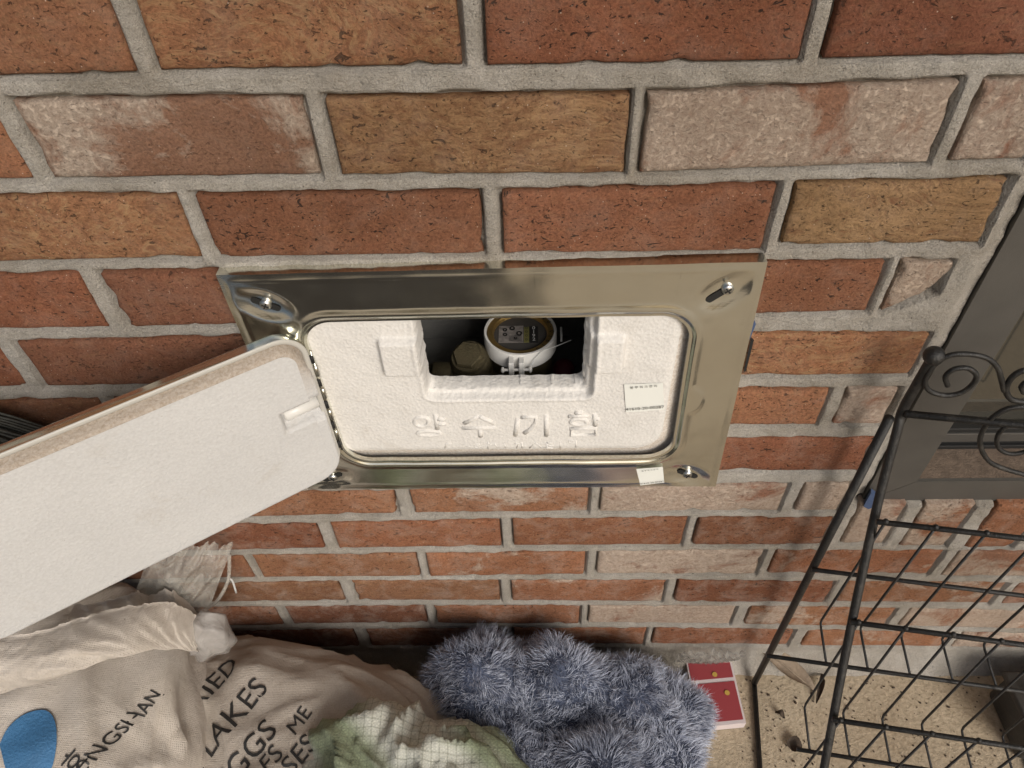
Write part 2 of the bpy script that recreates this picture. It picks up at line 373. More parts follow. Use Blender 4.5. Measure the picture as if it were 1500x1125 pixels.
# style: colour, swirl, white, pits
st = {'r': (RED, .12, .0, 1), 'o': (ORG, .25, .15, .8), 'y': (YEL, 1, .0, .8), 's': ((.36, .185, .098), .9, .05, .8), 'p': (PNK, .1, .70, .4), 'w': (PNK, .1, .84, .3), 'd': (DRK, .15, .08, .7), 'q': (ORG, .1, .62, .6), 'b': ((.27, .13, .075), .3, .1, .5)}
ROWS = [
 ([(-400, -75), (1900, -95)], [(-400, 122), (0, 117), (267, 101), (467, 97), (833, 95), (967, 92), (1133, 88), (1400, 82), (1700, 76)],
  [(-310, 163, 'o'), (200, 671, 's'), (708, 1191, 'r'), (1228, 1640, 'd')]),
 ([(-400, 150), (0, 147), (267, 143), (467, 143), (567, 146), (833, 138), (967, 137), (1133, 130), (1400, 119), (1600, 115)],
  [(-400, 268), (33, 263), (467, 257), (567, 258), (833, 255), (1067, 252), (1267, 243), (1433, 235), (1600, 231)],
  [(-400, 17, 'o'), (47, 457, 'p'), (487, 920, 'y'), (942, 1383, 'w'), (1417, 1530, 'w')]),
 ([(-400, 291), (33, 287), (467, 285), (567, 283), (833, 280), (1067, 273), (1267, 268), (1480, 262)],
  [(-400, 391), (0, 385), (290, 378), (567, 373), (720, 372), (1130, 367), (1145, 360), (1480, 356)],
  [(-160, 278, 's'), (302, 708, 'r'), (735, 1128, 'r'), (1155, 1459, 'y')]),
 ([(-300, 407), (0, 403), (100, 402), (310, 395), (1120, 388), (1300, 383), (1450, 386)], [(-300, 486), (0, 482), (117, 481), (345, 474), (1110, 460), (1290, 456), (1400, 456)],
  [(-190, 137, 'r'), (168, 540, 'd'), (900, 1284, 'r'), (1306, 1376, 'p')]),  # dark-style bricks behind the lid, here and below: its shade put into their colour
 ([(-300, 506), (0, 502), (117, 500), (380, 492), (1105, 486), (1365, 489)], [(-300, 570), (0, 567), (200, 566), (400, 562), (1093, 548), (1340, 548)],
  [(-290, 20, 'r'), (46, 400, 'd'), (960, 1347, 's')]),
 ([(-300, 592), (100, 586), (300, 580), (1085, 569), (1310, 569)], [(-300, 645), (300, 630), (1075, 622), (1310, 621)],
  [(-200, 160, 'b'), (180, 480, 'd'), (930, 1206, 'o'), (1231, 1305, 'w')]),
 ([(-100, 656), (300, 651), (1070, 641), (1290, 641)], [(-100, 705), (300, 700), (1055, 689), (1290, 690)],
  [(10, 270, 'd'), (290, 560, 'r'), (980, 1270, 'r')]),
 ([(0, 726), (500, 720), (870, 715), (1000, 711), (1155, 707), (1260, 706)], [(0, 762), (400, 757), (580, 752), (870, 749), (1150, 747), (1260, 747)],
  [(20, 290, 'r'), (310, 581, 'o'), (603, 862, 'q'), (880, 1147, 'w'), (1172, 1236, 'w')]),
 ([(100, 772), (480, 766), (670, 761), (900, 758), (1215, 758)], [(100, 810), (417, 804), (567, 800), (742, 799), (1215, 797)],
  [(205, 470, 'r'), (490, 734, 'o'), (751, 1003, 'o'), (1019, 1212, 'r')]),
 ([(100, 818), (370, 813), (567, 811), (933, 806), (1067, 805), (1700, 808)], [(100, 850), (380, 845), (583, 844), (870, 840), (1067, 840), (1700, 844)],
  [(110, 365, 'b'), (377, 613, 'o'), (626, 857, 'q'), (875, 1113, 'w'), (1131, 1371, 'q'), (1392, 1640, 'p')]),
 ([(200, 855), (583, 850), (900, 849), (1067, 850), (1700, 855)], [(200, 882), (583, 879), (900, 880), (1067, 880), (1700, 886)],
  [(270, 502, 'b'), (520, 732, 'b'), (749, 973, 'q'), (990, 1215, 'r'), (1233, 1462, 'q'), (1480, 1700, 'p')]),
 ([(150, 891), (583, 886), (900, 887), (1067, 887), (1333, 891), (1700, 896)], [(150, 918), (600, 912), (930, 912), (1100, 914), (1333, 917), (1700, 924)],
  [(180, 409, 'r'), (423, 624, 'd'), (638, 849, 'r'), (862, 1073, 'w'), (1095, 1303, 'q'), (1325, 1540, 'w')]),
 ([(150, 926), (600, 920), (930, 919), (1100, 921), (1333, 925), (1700, 930)], [(150, 952), (600, 944), (930, 943), (1100, 944), (1333, 946), (1700, 952)],
  [(310, 522, 'd'), (540, 736, 'd'), (752, 945, 'o'), (957, 1159, 'r'), (1179, 1386, 'q'), (1402, 1610, 'p')]),
]
wall = empty('brick_wall', (0, 0, 0), 'rough red brick wall with thick grey mortar joints behind the open meter box', 'wall')
BR = []                                       # (corner quad in wall x,z; style)
for top, bot, bs in ROWS:
    for xl, xr, sname in bs:
        yl = (ip(top, xl) + ip(bot, xl)) / 2; yr = (ip(top, xr) + ip(bot, xr)) / 2
        X0 = PL(xl, yl, 1, 0)[0]; X1 = PL(xr, yr, 1, 0)[0]
        def zz(poly, px): return PL(px, ip(poly, px), 1, 0)[2]
        q = [(X0, zz(bot, xl)), (X1, zz(bot, xr)), (X1, zz(top, xr)), (X0, zz(top, xl))]
        if sname in 'p' and xl == 1306: q[1] = (q[1][0] - .012, q[1][1] + .018); q[2] = (q[2][0] + .012, q[2][1])
        BR.append((q, sname))
# upright sill bricks under the window
for xl, xr, yt, yb, sname in [(1246, 1311, 738, 795, 'w'), (1337, 1407, 738, 799, 'q'), (1437, 1508, 738, 801, 'q'), (1538, 1608, 738, 803, 'p')]:
    ym = (yt + yb) / 2; X0 = PL(xl, ym, 1, 0)[0]; X1 = PL(xr, ym, 1, 0)[0]; zb = PL(xl, yb, 1, 0)[2]; zt = PL(xl, yt, 1, 0)[2]
    BR.append(([(X0, zb), (X1, zb), (X1, zt), (X0, zt)], sname))
PX0, PX1, PZ0, PZ1 = -.231, .169, .443, .713  # face plate
WINX = PL(1403, 498, 1, 0)[0] - .004; WINZ = PL(1400, 736, 1, 0)[2]
def brick_mesh(q, seed):
    cx = sum(p[0] for p in q) / 4; cz = sum(p[1] for p in q) / 4
    nx, nz = (26, 9); rnd = random.Random(seed); ox = rnd.random() * 50
    rough = rnd.uniform(.6, 1.3)
    v = []; f = []
    us = [0, .008, .03] + [i / (nx - 5) for i in range(1, nx - 5)] + [.97, .992, 1]; vs = [0, .03, .1] + [i / (nz - 4) for i in range(1, nz - 4)] + [.9, .97, 1]
    for b in vs:
        for a in us:
            x = (1 - b) * ((1 - a) * q[0][0] + a * q[1][0]) + b * ((1 - a) * q[3][0] + a * q[2][0])
            z = (1 - b) * ((1 - a) * q[0][1] + a * q[1][1]) + b * ((1 - a) * q[3][1] + a * q[2][1])
            e = min(a * (q[1][0] - q[0][0]), (1 - a) * (q[1][0] - q[0][0]), b * (q[3][1] - q[0][1]), (1 - b) * (q[3][1] - q[0][1]))
            n1 = noise.noise(Vector((x * 28 + ox, z * 28, 0))); n2 = noise.noise(Vector((x * 110 + ox, z * 110, 3))); n3 = noise.noise(Vector((x * 55 + ox, z * 55, 9)))
            k = max(0, 1 - e / .006)
            inn = k * (.0006 + max(0, n2) * .0012 * rough + max(0, n3 - .25) * .006 * rough)
            sx = 1 if a < .5 else -1; sz = 1 if b < .5 else -1
            if a in (0, 1) or a < .05 or a > .95: x += sx * inn
            if b < .12 or b > .88: z += sz * inn * .8
            y = -.0012 + n1 * .0011 + n2 * .0005 + (.0022 * rough * max(0, 1 - e / .0022)) + max(0, n3 - .2) * .006 * max(0, 1 - e / .012)
            v.append((x - cx, y, z - cz))
    W = len(us); H = len(vs)
    for j in range(H - 1):
        for i in range(W - 1): f.append((j * W + i, j * W + i + 1, (j + 1) * W + i + 1, (j + 1) * W + i))
    ring = [i for i in range(W)] + [j * W + W - 1 for j in range(1, H)] + [(H - 1) * W + i for i in range(W - 2, -1, -1)] + [j * W for j in range(H - 2, 0, -1)]
    n0 = len(v)
    for r in ring: v.append((v[r][0], .03, v[r][2]))
    L = len(ring)
    for i in range(L): f.append((ring[(i + 1) % L], ring[i], n0 + i, n0 + (i + 1) % L))
    return (v, f), (cx, 0, cz)
def in_plate(q):
    cx = sum(p[0] for p in q) / 4; cz = sum(p[1] for p in q) / 4
    if PX0 + .03 < cx < PX1 - .03 and PZ0 + .03 < cz < PZ1 - .03 and q[0][0] > PX0 + .02 and q[1][0] < PX1 - .02: return True
    return q[0][0] > PX0 + .02 and q[1][0] < PX1 - .02 and q[0][1] > PZ0 + .01 and q[2][1] < PZ1 - .01
for i, (q, sname) in enumerate(BR):
    if in_plate(q): continue
    if q[2][1] > PZ0 + .03 and q[0][1] < PZ1 - .03:           # trimmed where the box is let into the wall
        q = list(q)
        if q[0][0] < PX0 and q[1][0] > PX0 + .03: q[1] = (PX0 + .03, q[1][1]); q[2] = (PX0 + .03, q[2][1])
        if q[1][0] > PX1 and q[0][0] < PX1 - .03: q[0] = (PX1 - .03, q[0][1]); q[3] = (PX1 - .03, q[3][1])
    vf, c = brick_mesh(q, i * 13 + 5)
    o = obj('brick', vf, M['brick']); o.location = (c[0], random.uniform(-.0008, .0008), c[2]); o.parent = wall
    cc, a, b, p = st[sname]; rr = random.uniform(.80, 1.16); gg = random.uniform(.96, 1.14)
    o.color = (cc[0] * rr, cc[1] * rr * gg, cc[2] * rr * gg, 1); o['swirl'] = float(a); o['white'] = float(b) * random.uniform(.9, 1.08); o['pits'] = float(p)
# mortar bed: one continuous sheet, proud of the bricks, slumping back above each brick below it
GS = .0021
gx = np.arange(-.80, .93, GS); gz = np.arange(0.0, .985, GS); NX, NZ = len(gx), len(gz)
XX, ZZ = np.meshgrid(gx, gz)
Dm = np.full(XX.shape, 9.0)
wob = np.array([[noise.noise(Vector((x * 45, z * 45, 1))) for x in gx[::6]] for z in gz[::6]])
wob = np.kron(wob, np.ones((6, 6)))[:NZ, :NX]
wob2 = np.random.randn(NZ, NX)
def blur(a, n):
    for _ in range(n):
        a = (a + np.roll(a, 1, 0) + np.roll(a, -1, 0)) / 3; a = (a + np.roll(a, 1, 1) + np.roll(a, -1, 1)) / 3
    return a
wob = blur(wob, 6); n_s = blur(wob2, 1); n_m = blur(np.random.randn(NZ, NX), 6) * 5
for q, _ in BR:
    x0, x1 = (q[0][0] + q[3][0]) / 2, (q[1][0] + q[2][0]) / 2; z0 = min(q[0][1], q[1][1]); z1 = max(q[2][1], q[3][1])
    m = .02; i0, i1 = np.searchsorted(gx, [x0 - m, x1 + m]); j0, j1 = np.searchsorted(gz, [z0 - m, z1 + m])
    if i1 <= i0 or j1 <= j0: continue
    X = XX[j0:j1, i0:i1]; Z = ZZ[j0:j1, i0:i1]; u = np.clip((X - x0) / (x1 - x0), 0, 1)
    zt = q[3][1] * (1 - u) + q[2][1] * u; zb = q[0][1] * (1 - u) + q[1][1] * u
    k = 1 + .7 * wob[j0:j1, i0:i1]
    d = np.maximum.reduce([(Z - zt) / (.0044 * k), (zb - Z) / .0018, (x0 - X) / (.0036 * k), (X - x1) / .0018])
    Dm[j0:j1, i0:i1] = np.minimum(Dm[j0:j1, i0:i1], d)
hh = sstep(Dm * .9) * .0098 - .0074 + n_m * .0007 + n_s * .00045 + wob * .0008
# cement fillet at the wall foot
foot = np.clip((.05 - ZZ) / .05, 0, 1); hh = np.where(ZZ < .05, np.maximum(hh, -.001 + foot ** 1.6 * .022 + n_m * .001), hh)
yy = -hh
# the joint round the window rolls back towards the frame
yy = np.where((ZZ > WINZ - .004), yy + .012 * sstep((XX - (WINX - .018)) / .018), yy)
idx = np.arange(NX * NZ).reshape(NZ, NX)
keep = ~(((XX[:-1, :-1] > WINX) & (ZZ[:-1, :-1] > WINZ - .002)) | ((XX[:-1, :-1] > PX0 + .035) & (XX[:-1, :-1] < PX1 - .035) & (ZZ[:-1, :-1] > PZ0 + .03) & (ZZ[:-1, :-1] < PZ1 - .03)))
F4 = np.stack([idx[:-1, :-1], idx[:-1, 1:], idx[1:, 1:], idx[1:, :-1]], -1)[keep]
V3 = np.stack([XX, yy, ZZ], -1).reshape(-1, 3)
used = np.unique(F4); remap = -np.ones(NX * NZ, int); remap[used] = np.arange(len(used))
mo = obj('mortar', (V3[used].tolist(), remap[F4].tolist()), M['mortar'], fixn=False); mo.parent = wall; mo['kind'] = 'stuff'
bk = obj('wall_core', merge(box(-1.4, WINX - .002, .031, .20, 0, 1.3) if 0 else box(-1.4, PX0 + .03, .031, .20, 0, 1.3), box(PX0 + .03, PX1 - .03, .031, .2, 0, PZ0 + .025), box(PX0 + .03, PX1 - .03, .031, .2, PZ1 - .025, 1.3),
         box(PX1 - .03, WINX, .031, .2, 0, 1.3), box(WINX, 1.6, .031, .2, 0, WINZ - .003)), M['mortar'], smooth=False); bk.parent = wall

# ------------------------------------------------------------------ meter box
PD = .012                                     # plate stands this far off the wall
TL, TR, BRc, BL = (-.2343, .7116), (.1675, .7147), (.1765, .4430), (-.2290, .4430)
def PQ(u, v):                                 # plate coordinates (0..1) -> wall x,z
    return ((1 - v) * ((1 - u) * BL[0] + u * BRc[0]) + v * ((1 - u) * TL[0] + u * TR[0]), (1 - v) * ((1 - u) * BL[1] + u * BRc[1]) + v * ((1 - u) * TL[1] + u * TR[1]))
PW, PH = .4005, .2700
def PQm(x, z): return PQ(x / PW, z / PH)      # plate millimetre frame, origin lower left
OX0, OX1, OZ0, OZ1, OR = .0500, .3530, .0450, .2215, .024
def rrect(x0, x1, z0, z1, r, n=10, m=14):     # rounded rectangle, ccw, even counts per side
    o = []
    for cx, cz, a0, (sx, sz), (tx, tz) in ((x1 - r, z0 + r, -90, (x0 + r, z0), (x1 - r, z0)), (x1 - r, z1 - r, 0, (x1, z0 + r), (x1, z1 - r)), (x0 + r, z1 - r, 90, (x1 - r, z1), (x0 + r, z1)), (x0 + r, z0 + r, 180, (x0, z1 - r), (x0, z0 + r))):
        for i in range(m): t = i / m; o.append((sx + (tx - sx) * t, sz + (tz - sz) * t))
        for i in range(n): a = R_(a0 + 90 * i / n); o.append((cx + r * math.cos(a), cz + r * math.sin(a)))
    return o
def rrd(x, z, x0, x1, z0, z1, r):             # signed distance to a rounded rectangle
    dx = abs(x - (x0 + x1) / 2) - (x1 - x0) / 2 + r; dz = abs(z - (z0 + z1) / 2) - (z1 - z0) / 2 + r
    return math.hypot(max(dx, 0), max(dz, 0)) + min(max(dx, dz), 0) - r
def ss(a, b, x): t = min(1, max(0, (x - a) / (b - a))); return t * t * (3 - 2 * t)
SCR = [(.028, .240, -28), (.374, .243, 40), (.372, .017, -28), (.028, .017, 30)]
def plate_h(x, z):
    d = rrd(x, z, OX0, OX1, OZ0, OZ1, OR)
    h = .0015 * (1 - ss(.0065, .0135, d))                                  # raised collar round the opening
    dl = math.hypot((x - OX1), (z - .125)); h = max(h, .0015 * (1 - ss(.017, .023, dl)))   # latch swelling
    if d < .006: h -= .0018 * (1 - ss(.002, .006, d))
    for sx, sz, ang in SCR:
        a = R_(ang if ang > 0 or sz > .1 else ang); dx, dz = x - sx, z - sz
        c_, s_ = math.cos(a), math.sin(a); u = dx * c_ + dz * s_; v_ = -dx * s_ + dz * c_
        e = math.hypot(u / .025, v_ / .015); h -= .0024 * (1 - ss(.45, 1.05, e)); h += .0003 * math.exp(-((e - 1.15) / .2) ** 2)
    ed = min(x, PW - x, z, PH - z); h += .0003 * math.exp(-((ed - .0065) / .0022) ** 2)
    h += .0009 * noise.noise(Vector((x * 16, z * 16, 4))) + .0004 * noise.noise(Vector((x * 40, z * 40, 8)))
    return h
box_e = empty('water_meter_box', (-.03, 0, .443), 'stainless steel wall box for a water meter with its lid swung open to the left', 'meter box')
def kid(name, vf, m, smooth=True, p=None, fixn=True):
    o = obj(name, vf, m, None, smooth, fixn); o.parent = p or box_e
    if (p or box_e).type == 'EMPTY': o.matrix_parent_inverse = Matrix.Translation(-Vector((p or box_e).location))
    return o
inner = rrect(OX0, OX1, OZ0, OZ1, OR, 14, 60)
def outer_pt(x, z):                           # walk outwards from the opening to the plate edge
    cx, cz = (OX0 + OX1) / 2, (OZ0 + OZ1) / 2; hx, hz = (OX1 - OX0) / 2, (OZ1 - OZ0) / 2
    a, b = (x - cx) / hx, (z - cz) / hz; m = max(abs(a), abs(b)); a /= m; b /= m
    return (PW if a > 0 else 0) if abs(abs(a) - 1) < 1e-9 else OX0 + (a + 1) / 2 * (OX1 - OX0) + ((a) * (PW / 2 - hx)) * 1.0, b, a
NT_ = 64; v = []; f = []; n = len(inner)
cx, cz, hx, hz = (OX0 + OX1) / 2, (OZ0 + OZ1) / 2, (OX1 - OX0) / 2, (OZ1 - OZ0) / 2
ring0 = inner
for ix, iz in ring0:
    a, b = (ix - cx) / hx, (iz - cz) / hz; m = max(abs(a), abs(b)); a /= m; b /= m
    tx = cx + a * (PW - cx if a > 0 else cx); tz = cz + b * (PH - cz if b > 0 else cz)
    for j in range(NT_ + 1):
        t = j / NT_; x = ix + (tx - ix) * t; z = iz + (tz - iz) * t; wx, wz = PQm(x, z); v.append((wx, -PD - plate_h(x, z), wz))
for i in range(n):
    k = (i + 1) % n
    for j in range(NT_): f.append((i * (NT_ + 1) + j, k * (NT_ + 1) + j, k * (NT_ + 1) + j + 1, i * (NT_ + 1) + j + 1))
# folded outer flange and inner hem
for (off, dy, jj) in ((0, .0, NT_), (1, .004, 0)):
    b0 = len(v)
    for i in range(n):
        p = v[i * (NT_ + 1) + jj]; v.append((p[0], (-.0005 if off == 0 else p[1] + dy), p[2]))
    for i in range(n): k = (i + 1) % n; f.append((i * (NT_ + 1) + jj, k * (NT_ + 1) + jj, b0 + k, b0 + i))
plate = kid('face_plate', (v, f), M['steel'])
autosmooth(plate, 50)
for i, (sx, sz, ang) in enumerate(SCR):       # slotted hole and crosshead screw at each corner
    a = R_(ang); wx, wz = PQm(sx, sz); y = -PD - plate_h(sx, sz)
    ex = Vector((math.cos(a), 0, math.sin(a))); ez = Vector((-math.sin(a), 0, math.cos(a))); ey = Vector((0, -1, 0))
    sl_ = [];  # stadium
    for k in range(24):
        t = 2 * math.pi * k / 24; cxk = (.0085 if math.cos(t) > 0 else -.0085); sl_.append((cxk + .0030 * math.cos(t), .0030 * math.sin(t), .0006))
    c0 = Vector((wx, y, wz)) + ex * (-.004 if i == 1 else 0)
    o = kid('slot', ([c0 + ex * p[0] + ez * p[1] + ey * p[2] for p in sl_], [tuple(range(24))]), M['dark'], p=plate)
    pr = [(.0001, .0032), (.0025, .0030), (.0042, .0020), (.0047, .0007), (.0047, -.001)]
    vf = lathe(pr[::-1], 20); c1 = Vector((wx, y, wz)) + ex * (.003 if i == 1 else 0)
    o = kid('screw', ([c1 + ex * p[0] + ez * p[1] + ey * p[2] for p in vf[0]], vf[1]), M['screw'], p=plate)
    cr = merge(box(-.0028, .0028, -.0006, .0006, .0020, .00340), box(-.0006, .0006, -.0028, .0028, .0020, .00343))
    c2 = c1; o = kid('screw_slot', ([c2 + ex * p[0] + ez * p[1] + ey * p[2] for p in cr[0]], cr[1]), M['dark'], False, p=plate)
# sticker on the plate
def sticker(p0, p1, p2, p3, y, parent, num):
    P = [Vector((*[PL(*p, 1, y)[0]], y, PL(*p, 1, y)[2])) for p in (p0, p1, p2, p3)]   # bl br tr tl
    n_ = 6; v = []; f = []
    for j in range(n_ + 1):
        for i in range(n_ + 1):
            a, b = i / n_, j / n_; q = P[0].lerp(P[1], a).lerp(P[3].lerp(P[2], a), b); q.y -= .0004 * noise.noise(q * 90); v.append(q)
    for j in range(n_):
        for i in range(n_): f.append((j * 7 + i, j * 7 + i + 1, j * 7 + i + 8, j * 7 + i + 7))
    o = kid('sticker', (v, f), M['sticker'], p=parent, fixn=False)
    ex = (P[1] - P[0]); ez = (P[3] - P[0]); wdt = ex.length; ex.normalize(); ez.normalize()
    def put(body, size, u, vv):
        t = place(text_vf(body, size), P[0].lerp(P[1], u).lerp(P[3].lerp(P[2], u), vv) + Vector((0, -.0010, 0)), ex, ez, (0, -1, 0)); q = kid('print', t, M['ink'], False, p=o if parent.type == 'EMPTY' else parent); return q
    put(num, wdt * .15, .5, .13)
    put('블 루 워 크 관 리', wdt * .10, .5, .91)
    return o

sticker((938, 711), (973, 707), (971, 684), (932, 687), -PD - .0032, plate, '41610-20-00287')
# blue tape scraps between plate and bricks
def scrap(pts, y, m, name, par, th=.0015):
    P = [PL(*p, 1, y) for p in pts]; n_ = len(P)
    v = [(p[0], y, p[2]) for p in P] + [(p[0] + .002, y + th + .004, p[2]) for p in P]
    f = [tuple(range(n_))] + [(i, (i + 1) % n_, n_ + (i + 1) % n_, n_ + i) for i in range(n_)]
    return kid(name, (v, f), m, False, p=par)
scrap([(1098, 498), (1107, 476), (1104, 470), (1096, 492)], -.004, M['bluetape'], 'blue_tape', box_e)
scrap([(1089, 545), (1093, 543), (1104, 500), (1100, 496)], -.003, M['gasket'], 'seal_strip', box_e)
# box housing behind the wall face
def WX(x, z): p = PQm(x, z); return p
hx0, hz0 = PQm(OX0 - .01, OZ0 - .008); hx1, hz1 = PQm(OX1 + .01, OZ1 + .008); HD = .17
hv = [(hx0, .0, hz0), (hx1, .0, hz0), (hx1, .0, hz1), (hx0, .0, hz1), (hx0, HD, hz0), (hx1, HD, hz0), (hx1, HD, hz1), (hx0, HD, hz1)]
kid('housing', (hv, [(4, 5, 6, 7), (0, 1, 5, 4), (2, 3, 7, 6), (1, 2, 6, 5), (3, 0, 4, 7)]), M['housing'], False)

# lid: hinged on the left edge of the opening, swung about 146 degrees
HXa, HZa = PQm(OX0 + .0005, (OZ0 + OZ1) / 2); HY = -PD - .0045
LA = R_(34.0)
lx = Vector((-math.cos(LA), -math.sin(LA), 0)); ln = Vector((math.sin(LA), -math.cos(LA), 0)); lz = Vector((0, 0, 1))
LL, LH, LR, LT = .318, .1745, .026, .017
L0 = Vector((HXa - .0005, HY, (PQm(OX0, OZ0)[1] + PQm(OX0, OZ1)[1]) / 2 - LH / 2 - .0015))
def LP(a, b, c): return L0 + lx * a + lz * b + ln * c        # along lid, up, towards its inner face
def ringed(levels, close=True, n=14, m=30):   # levels: (inset, depth)
    v = []; f = []; k = None
    for ins, dep in levels:
        rr = rrect(.001 + ins, LL - ins, ins, LH - ins, max(.004, LR - ins), n, m); k = len(rr)
        v += [LP(p[0], p[1], dep) for p in rr]
    for i in range(len(levels) - 1):
        for j in range(k): f.append((i * k + j, i * k + (j + 1) % k, (i + 1) * k + (j + 1) % k, (i + 1) * k + j))
    if close: f.append(tuple((len(levels) - 1) * k + j for j in range(k)))
    return v, f
lid = kid('lid', ringed([(.0, .0005), (.0, -.0075), (.0015, -.0098), (.004, -.0105)]), M['steel']); autosmooth(lid, 40)
lid['label'] = 'open steel lid lined with pale foam, hanging over the sacks'
lip = kid('lip', ringed([(.0, -.0005), (.0003, .0008), (.0010, .0014), (.0036, .0014), (.0046, .0006), (.0050, -.0046)], close=False), M['lippaint'], p=lid)
# foam panel inside the lid, with dusty sloping edges and a cut-out for the latch
nu, nv = 150, 90; v = []; f = []
NA, NB = (.0035, .0375), (.0835, .1025)          # notch extent along / up
cut = np.zeros((nv, nu), bool)
def foam_c(a, b):
    d = -rrd(a, b, .001, LL, 0, LH, LR)
    tp = ss(LH * .72, LH * .9, b); c = -.0045 + .0115 * ss(.0014 + .0036 * tp, .0036 + .0085 * tp, d) + .0006 * noise.noise(Vector((a * 40, b * 40, 2)))
    dn = max(NA[0] - a, a - NA[1], NB[0] - b, b - NB[1]); c = min(c, -.0035 + .0100 * ss(0, .0022, dn))
    return c
rg = []
lv = [.0018, .0026, .0035, .005, .0065, .008, .0095, .011, .013]
for ins in lv: rg.append(rrect(.001 + ins, LL - ins, ins, LH - ins, LR - ins, 14, 30))
k = len(rg[0])
for r in rg: v += [LP(a, b, foam_c(a, b)) for a, b in r]
for i in range(len(lv) - 1):
    for j in range(k): f.append((i * k + j, i * k + (j + 1) % k, (i + 1) * k + (j + 1) % k, (i + 1) * k + j))
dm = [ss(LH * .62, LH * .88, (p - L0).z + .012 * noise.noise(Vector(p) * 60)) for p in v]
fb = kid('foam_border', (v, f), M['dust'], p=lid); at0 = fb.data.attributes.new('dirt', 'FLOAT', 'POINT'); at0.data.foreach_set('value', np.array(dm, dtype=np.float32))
v = []; f = []
for j in range(nv + 1):
    for i in range(nu + 1):
        a = .0135 + (LL - .027 + .001) * i / nu; b = .0125 + (LH - .025) * j / nv
        # square grid squeezed to the rounded outline
        A, B = (a - LL / 2 - .0005), (b - LH / 2); hx_, hz_ = LL / 2 - .0125, LH / 2 - .0122; r_ = LR - .012
        dx, dz = abs(A) - (hx_ - r_), abs(B) - (hz_ - r_)
        if dx > 0 and dz > 0:
            l_ = math.hypot(dx, dz); m_ = max(dx, dz); s_ = m_ / l_; A = math.copysign(hx_ - r_ + dx * s_, A); B = math.copysign(hz_ - r_ + dz * s_, B)
        a, b = A + LL / 2 + .0005, B + LH / 2; v.append(LP(a, b, foam_c(a, b) + .0002))
for j in range(nv):
    for i in range(nu): f.append((j * (nu + 1) + i, j * (nu + 1) + i + 1, (j + 1) * (nu + 1) + i + 1, (j + 1) * (nu + 1) + i))
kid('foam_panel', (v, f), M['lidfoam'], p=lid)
kid('latch', tube([LP(.006, .093, -.0035), LP(.0345, .093, -.0035), LP(.036, .093, -.0035)], [.0062, .0062, .0048], 16), M['whiteplastic'], p=lid)
# hinge knuckles
kid('hinge_pin', tube([LP(-.001, LR - .002, .0), LP(-.001, LH - LR + .002, .0)], .0011, 8), M['hinge'], p=lid)
for k in range(9):
    b = LR + (LH - 2 * LR) * k / 9
    if k % 2: kid('hinge_knuckle', tube([LP(-.001, b + .001, 0), LP(-.001, b + (LH - 2 * LR) / 9 - .001, 0)], .0019, 10), M['hinge'], p=lid)
    else: kid('hinge_gap', box(0, 0, 0, 0, 0, 0) if 0 else tube([LP(-.0002, b + .003, .0006), LP(-.0002, b + .011, .0006)], .0016, 6), M['dark'], p=lid)

# ------------------------------------------------------------------ foam insert
FY = -.0075
foam = empty('foam_insulation_block', (-.03, FY, .49), 'white foam insulation block with raised Korean letters filling the meter box opening', 'insulation')
def fk(name, vf, m, smooth=True, p=None, fixn=True): return kid(name, vf, m, smooth, p or foam, fixn)
fx0, fz0 = PQm(OX0 - .004, OZ0 - .022); fx1, fz1 = PQm(OX1 + .010, OZ1 + .004)
def wpt(px, py, y=FY): p = PL(px, py, 1, y); return p[0], p[2]
tabL = (wpt(557, 520)[0], wpt(625, 520)[0], wpt(585, 546)[1], wpt(570, 494)[1]); tabR = (wpt(860, 520)[0], wpt(915, 520)[0], wpt(890, 541)[1], wpt(900, 489)[1])
rc = (wpt(616, 540)[0], wpt(871, 540)[0], wpt(740, 585)[1], 1.0)
rc2 = (wpt(626, 540, FY + .0085)[0], wpt(860, 540, FY + .0085)[0], wpt(740, 570, FY + .0085)[1], 1.0)
hl = (wpt(628, 540, .018)[0], wpt(853, 540, .018)[0], wpt(740, 549, .018)[1], 1.0)
rimx0, rimx1, rimz0 = fx0 - .05, wpt(984, 560)[0], wpt(740, 660)[1]
def hd(x, z): return rrd(x, z, hl[0], hl[1], hl[2], 1.0, .006) + noise.noise(Vector((x * 140, z * 140, 0))) * .0012
def rimd(x, z): return -rrd(x, z, rimx0, rimx1, rimz0, 1.2, .024)
gs = .00115; ax = np.arange(fx0, fx1 + gs, gs); az = np.arange(fz0, fz1 + gs, gs); v = []; f = []; kp = np.ones((len(az), len(ax)), bool)
def foam_y(x, z):
    nz = noise.noise(Vector((x * 300, z * 300, 0))); nb = noise.noise(Vector((x * 900, z * 900, 5)))
    de = rimd(x, z); y = FY + .0075 * min(1, max(0, -de / .016)) + .0016 * (1 - ss(-.001, .006, de))
    for tb in (tabL, tabR):
        d = rrd(x, z, *tb, .004); y -= .0075 * (1 - ss(-.0030, .0008, d))
    d = rrd(x, z, rc[0], rc[1], rc[2], 1.0, .008) + nz * .0006; y += .0085 * (1 - ss(-.0022, .0004, d)); y -= .0009 * math.exp(-((d - .0015) / .0018) ** 2) * (1 + nb)
    d = rrd(x, z, rc2[0], rc2[1], rc2[2], 1.0, .006) + nz * .0005; y += .0055 * (1 - ss(-.0018, .0004, d)); y -= .0005 * math.exp(-((d - .001) / .0012) ** 2) * (1 + nb)
    return y + .0004 * noise.noise(Vector((x * 60, z * 60, 1))) + .00022 * nb
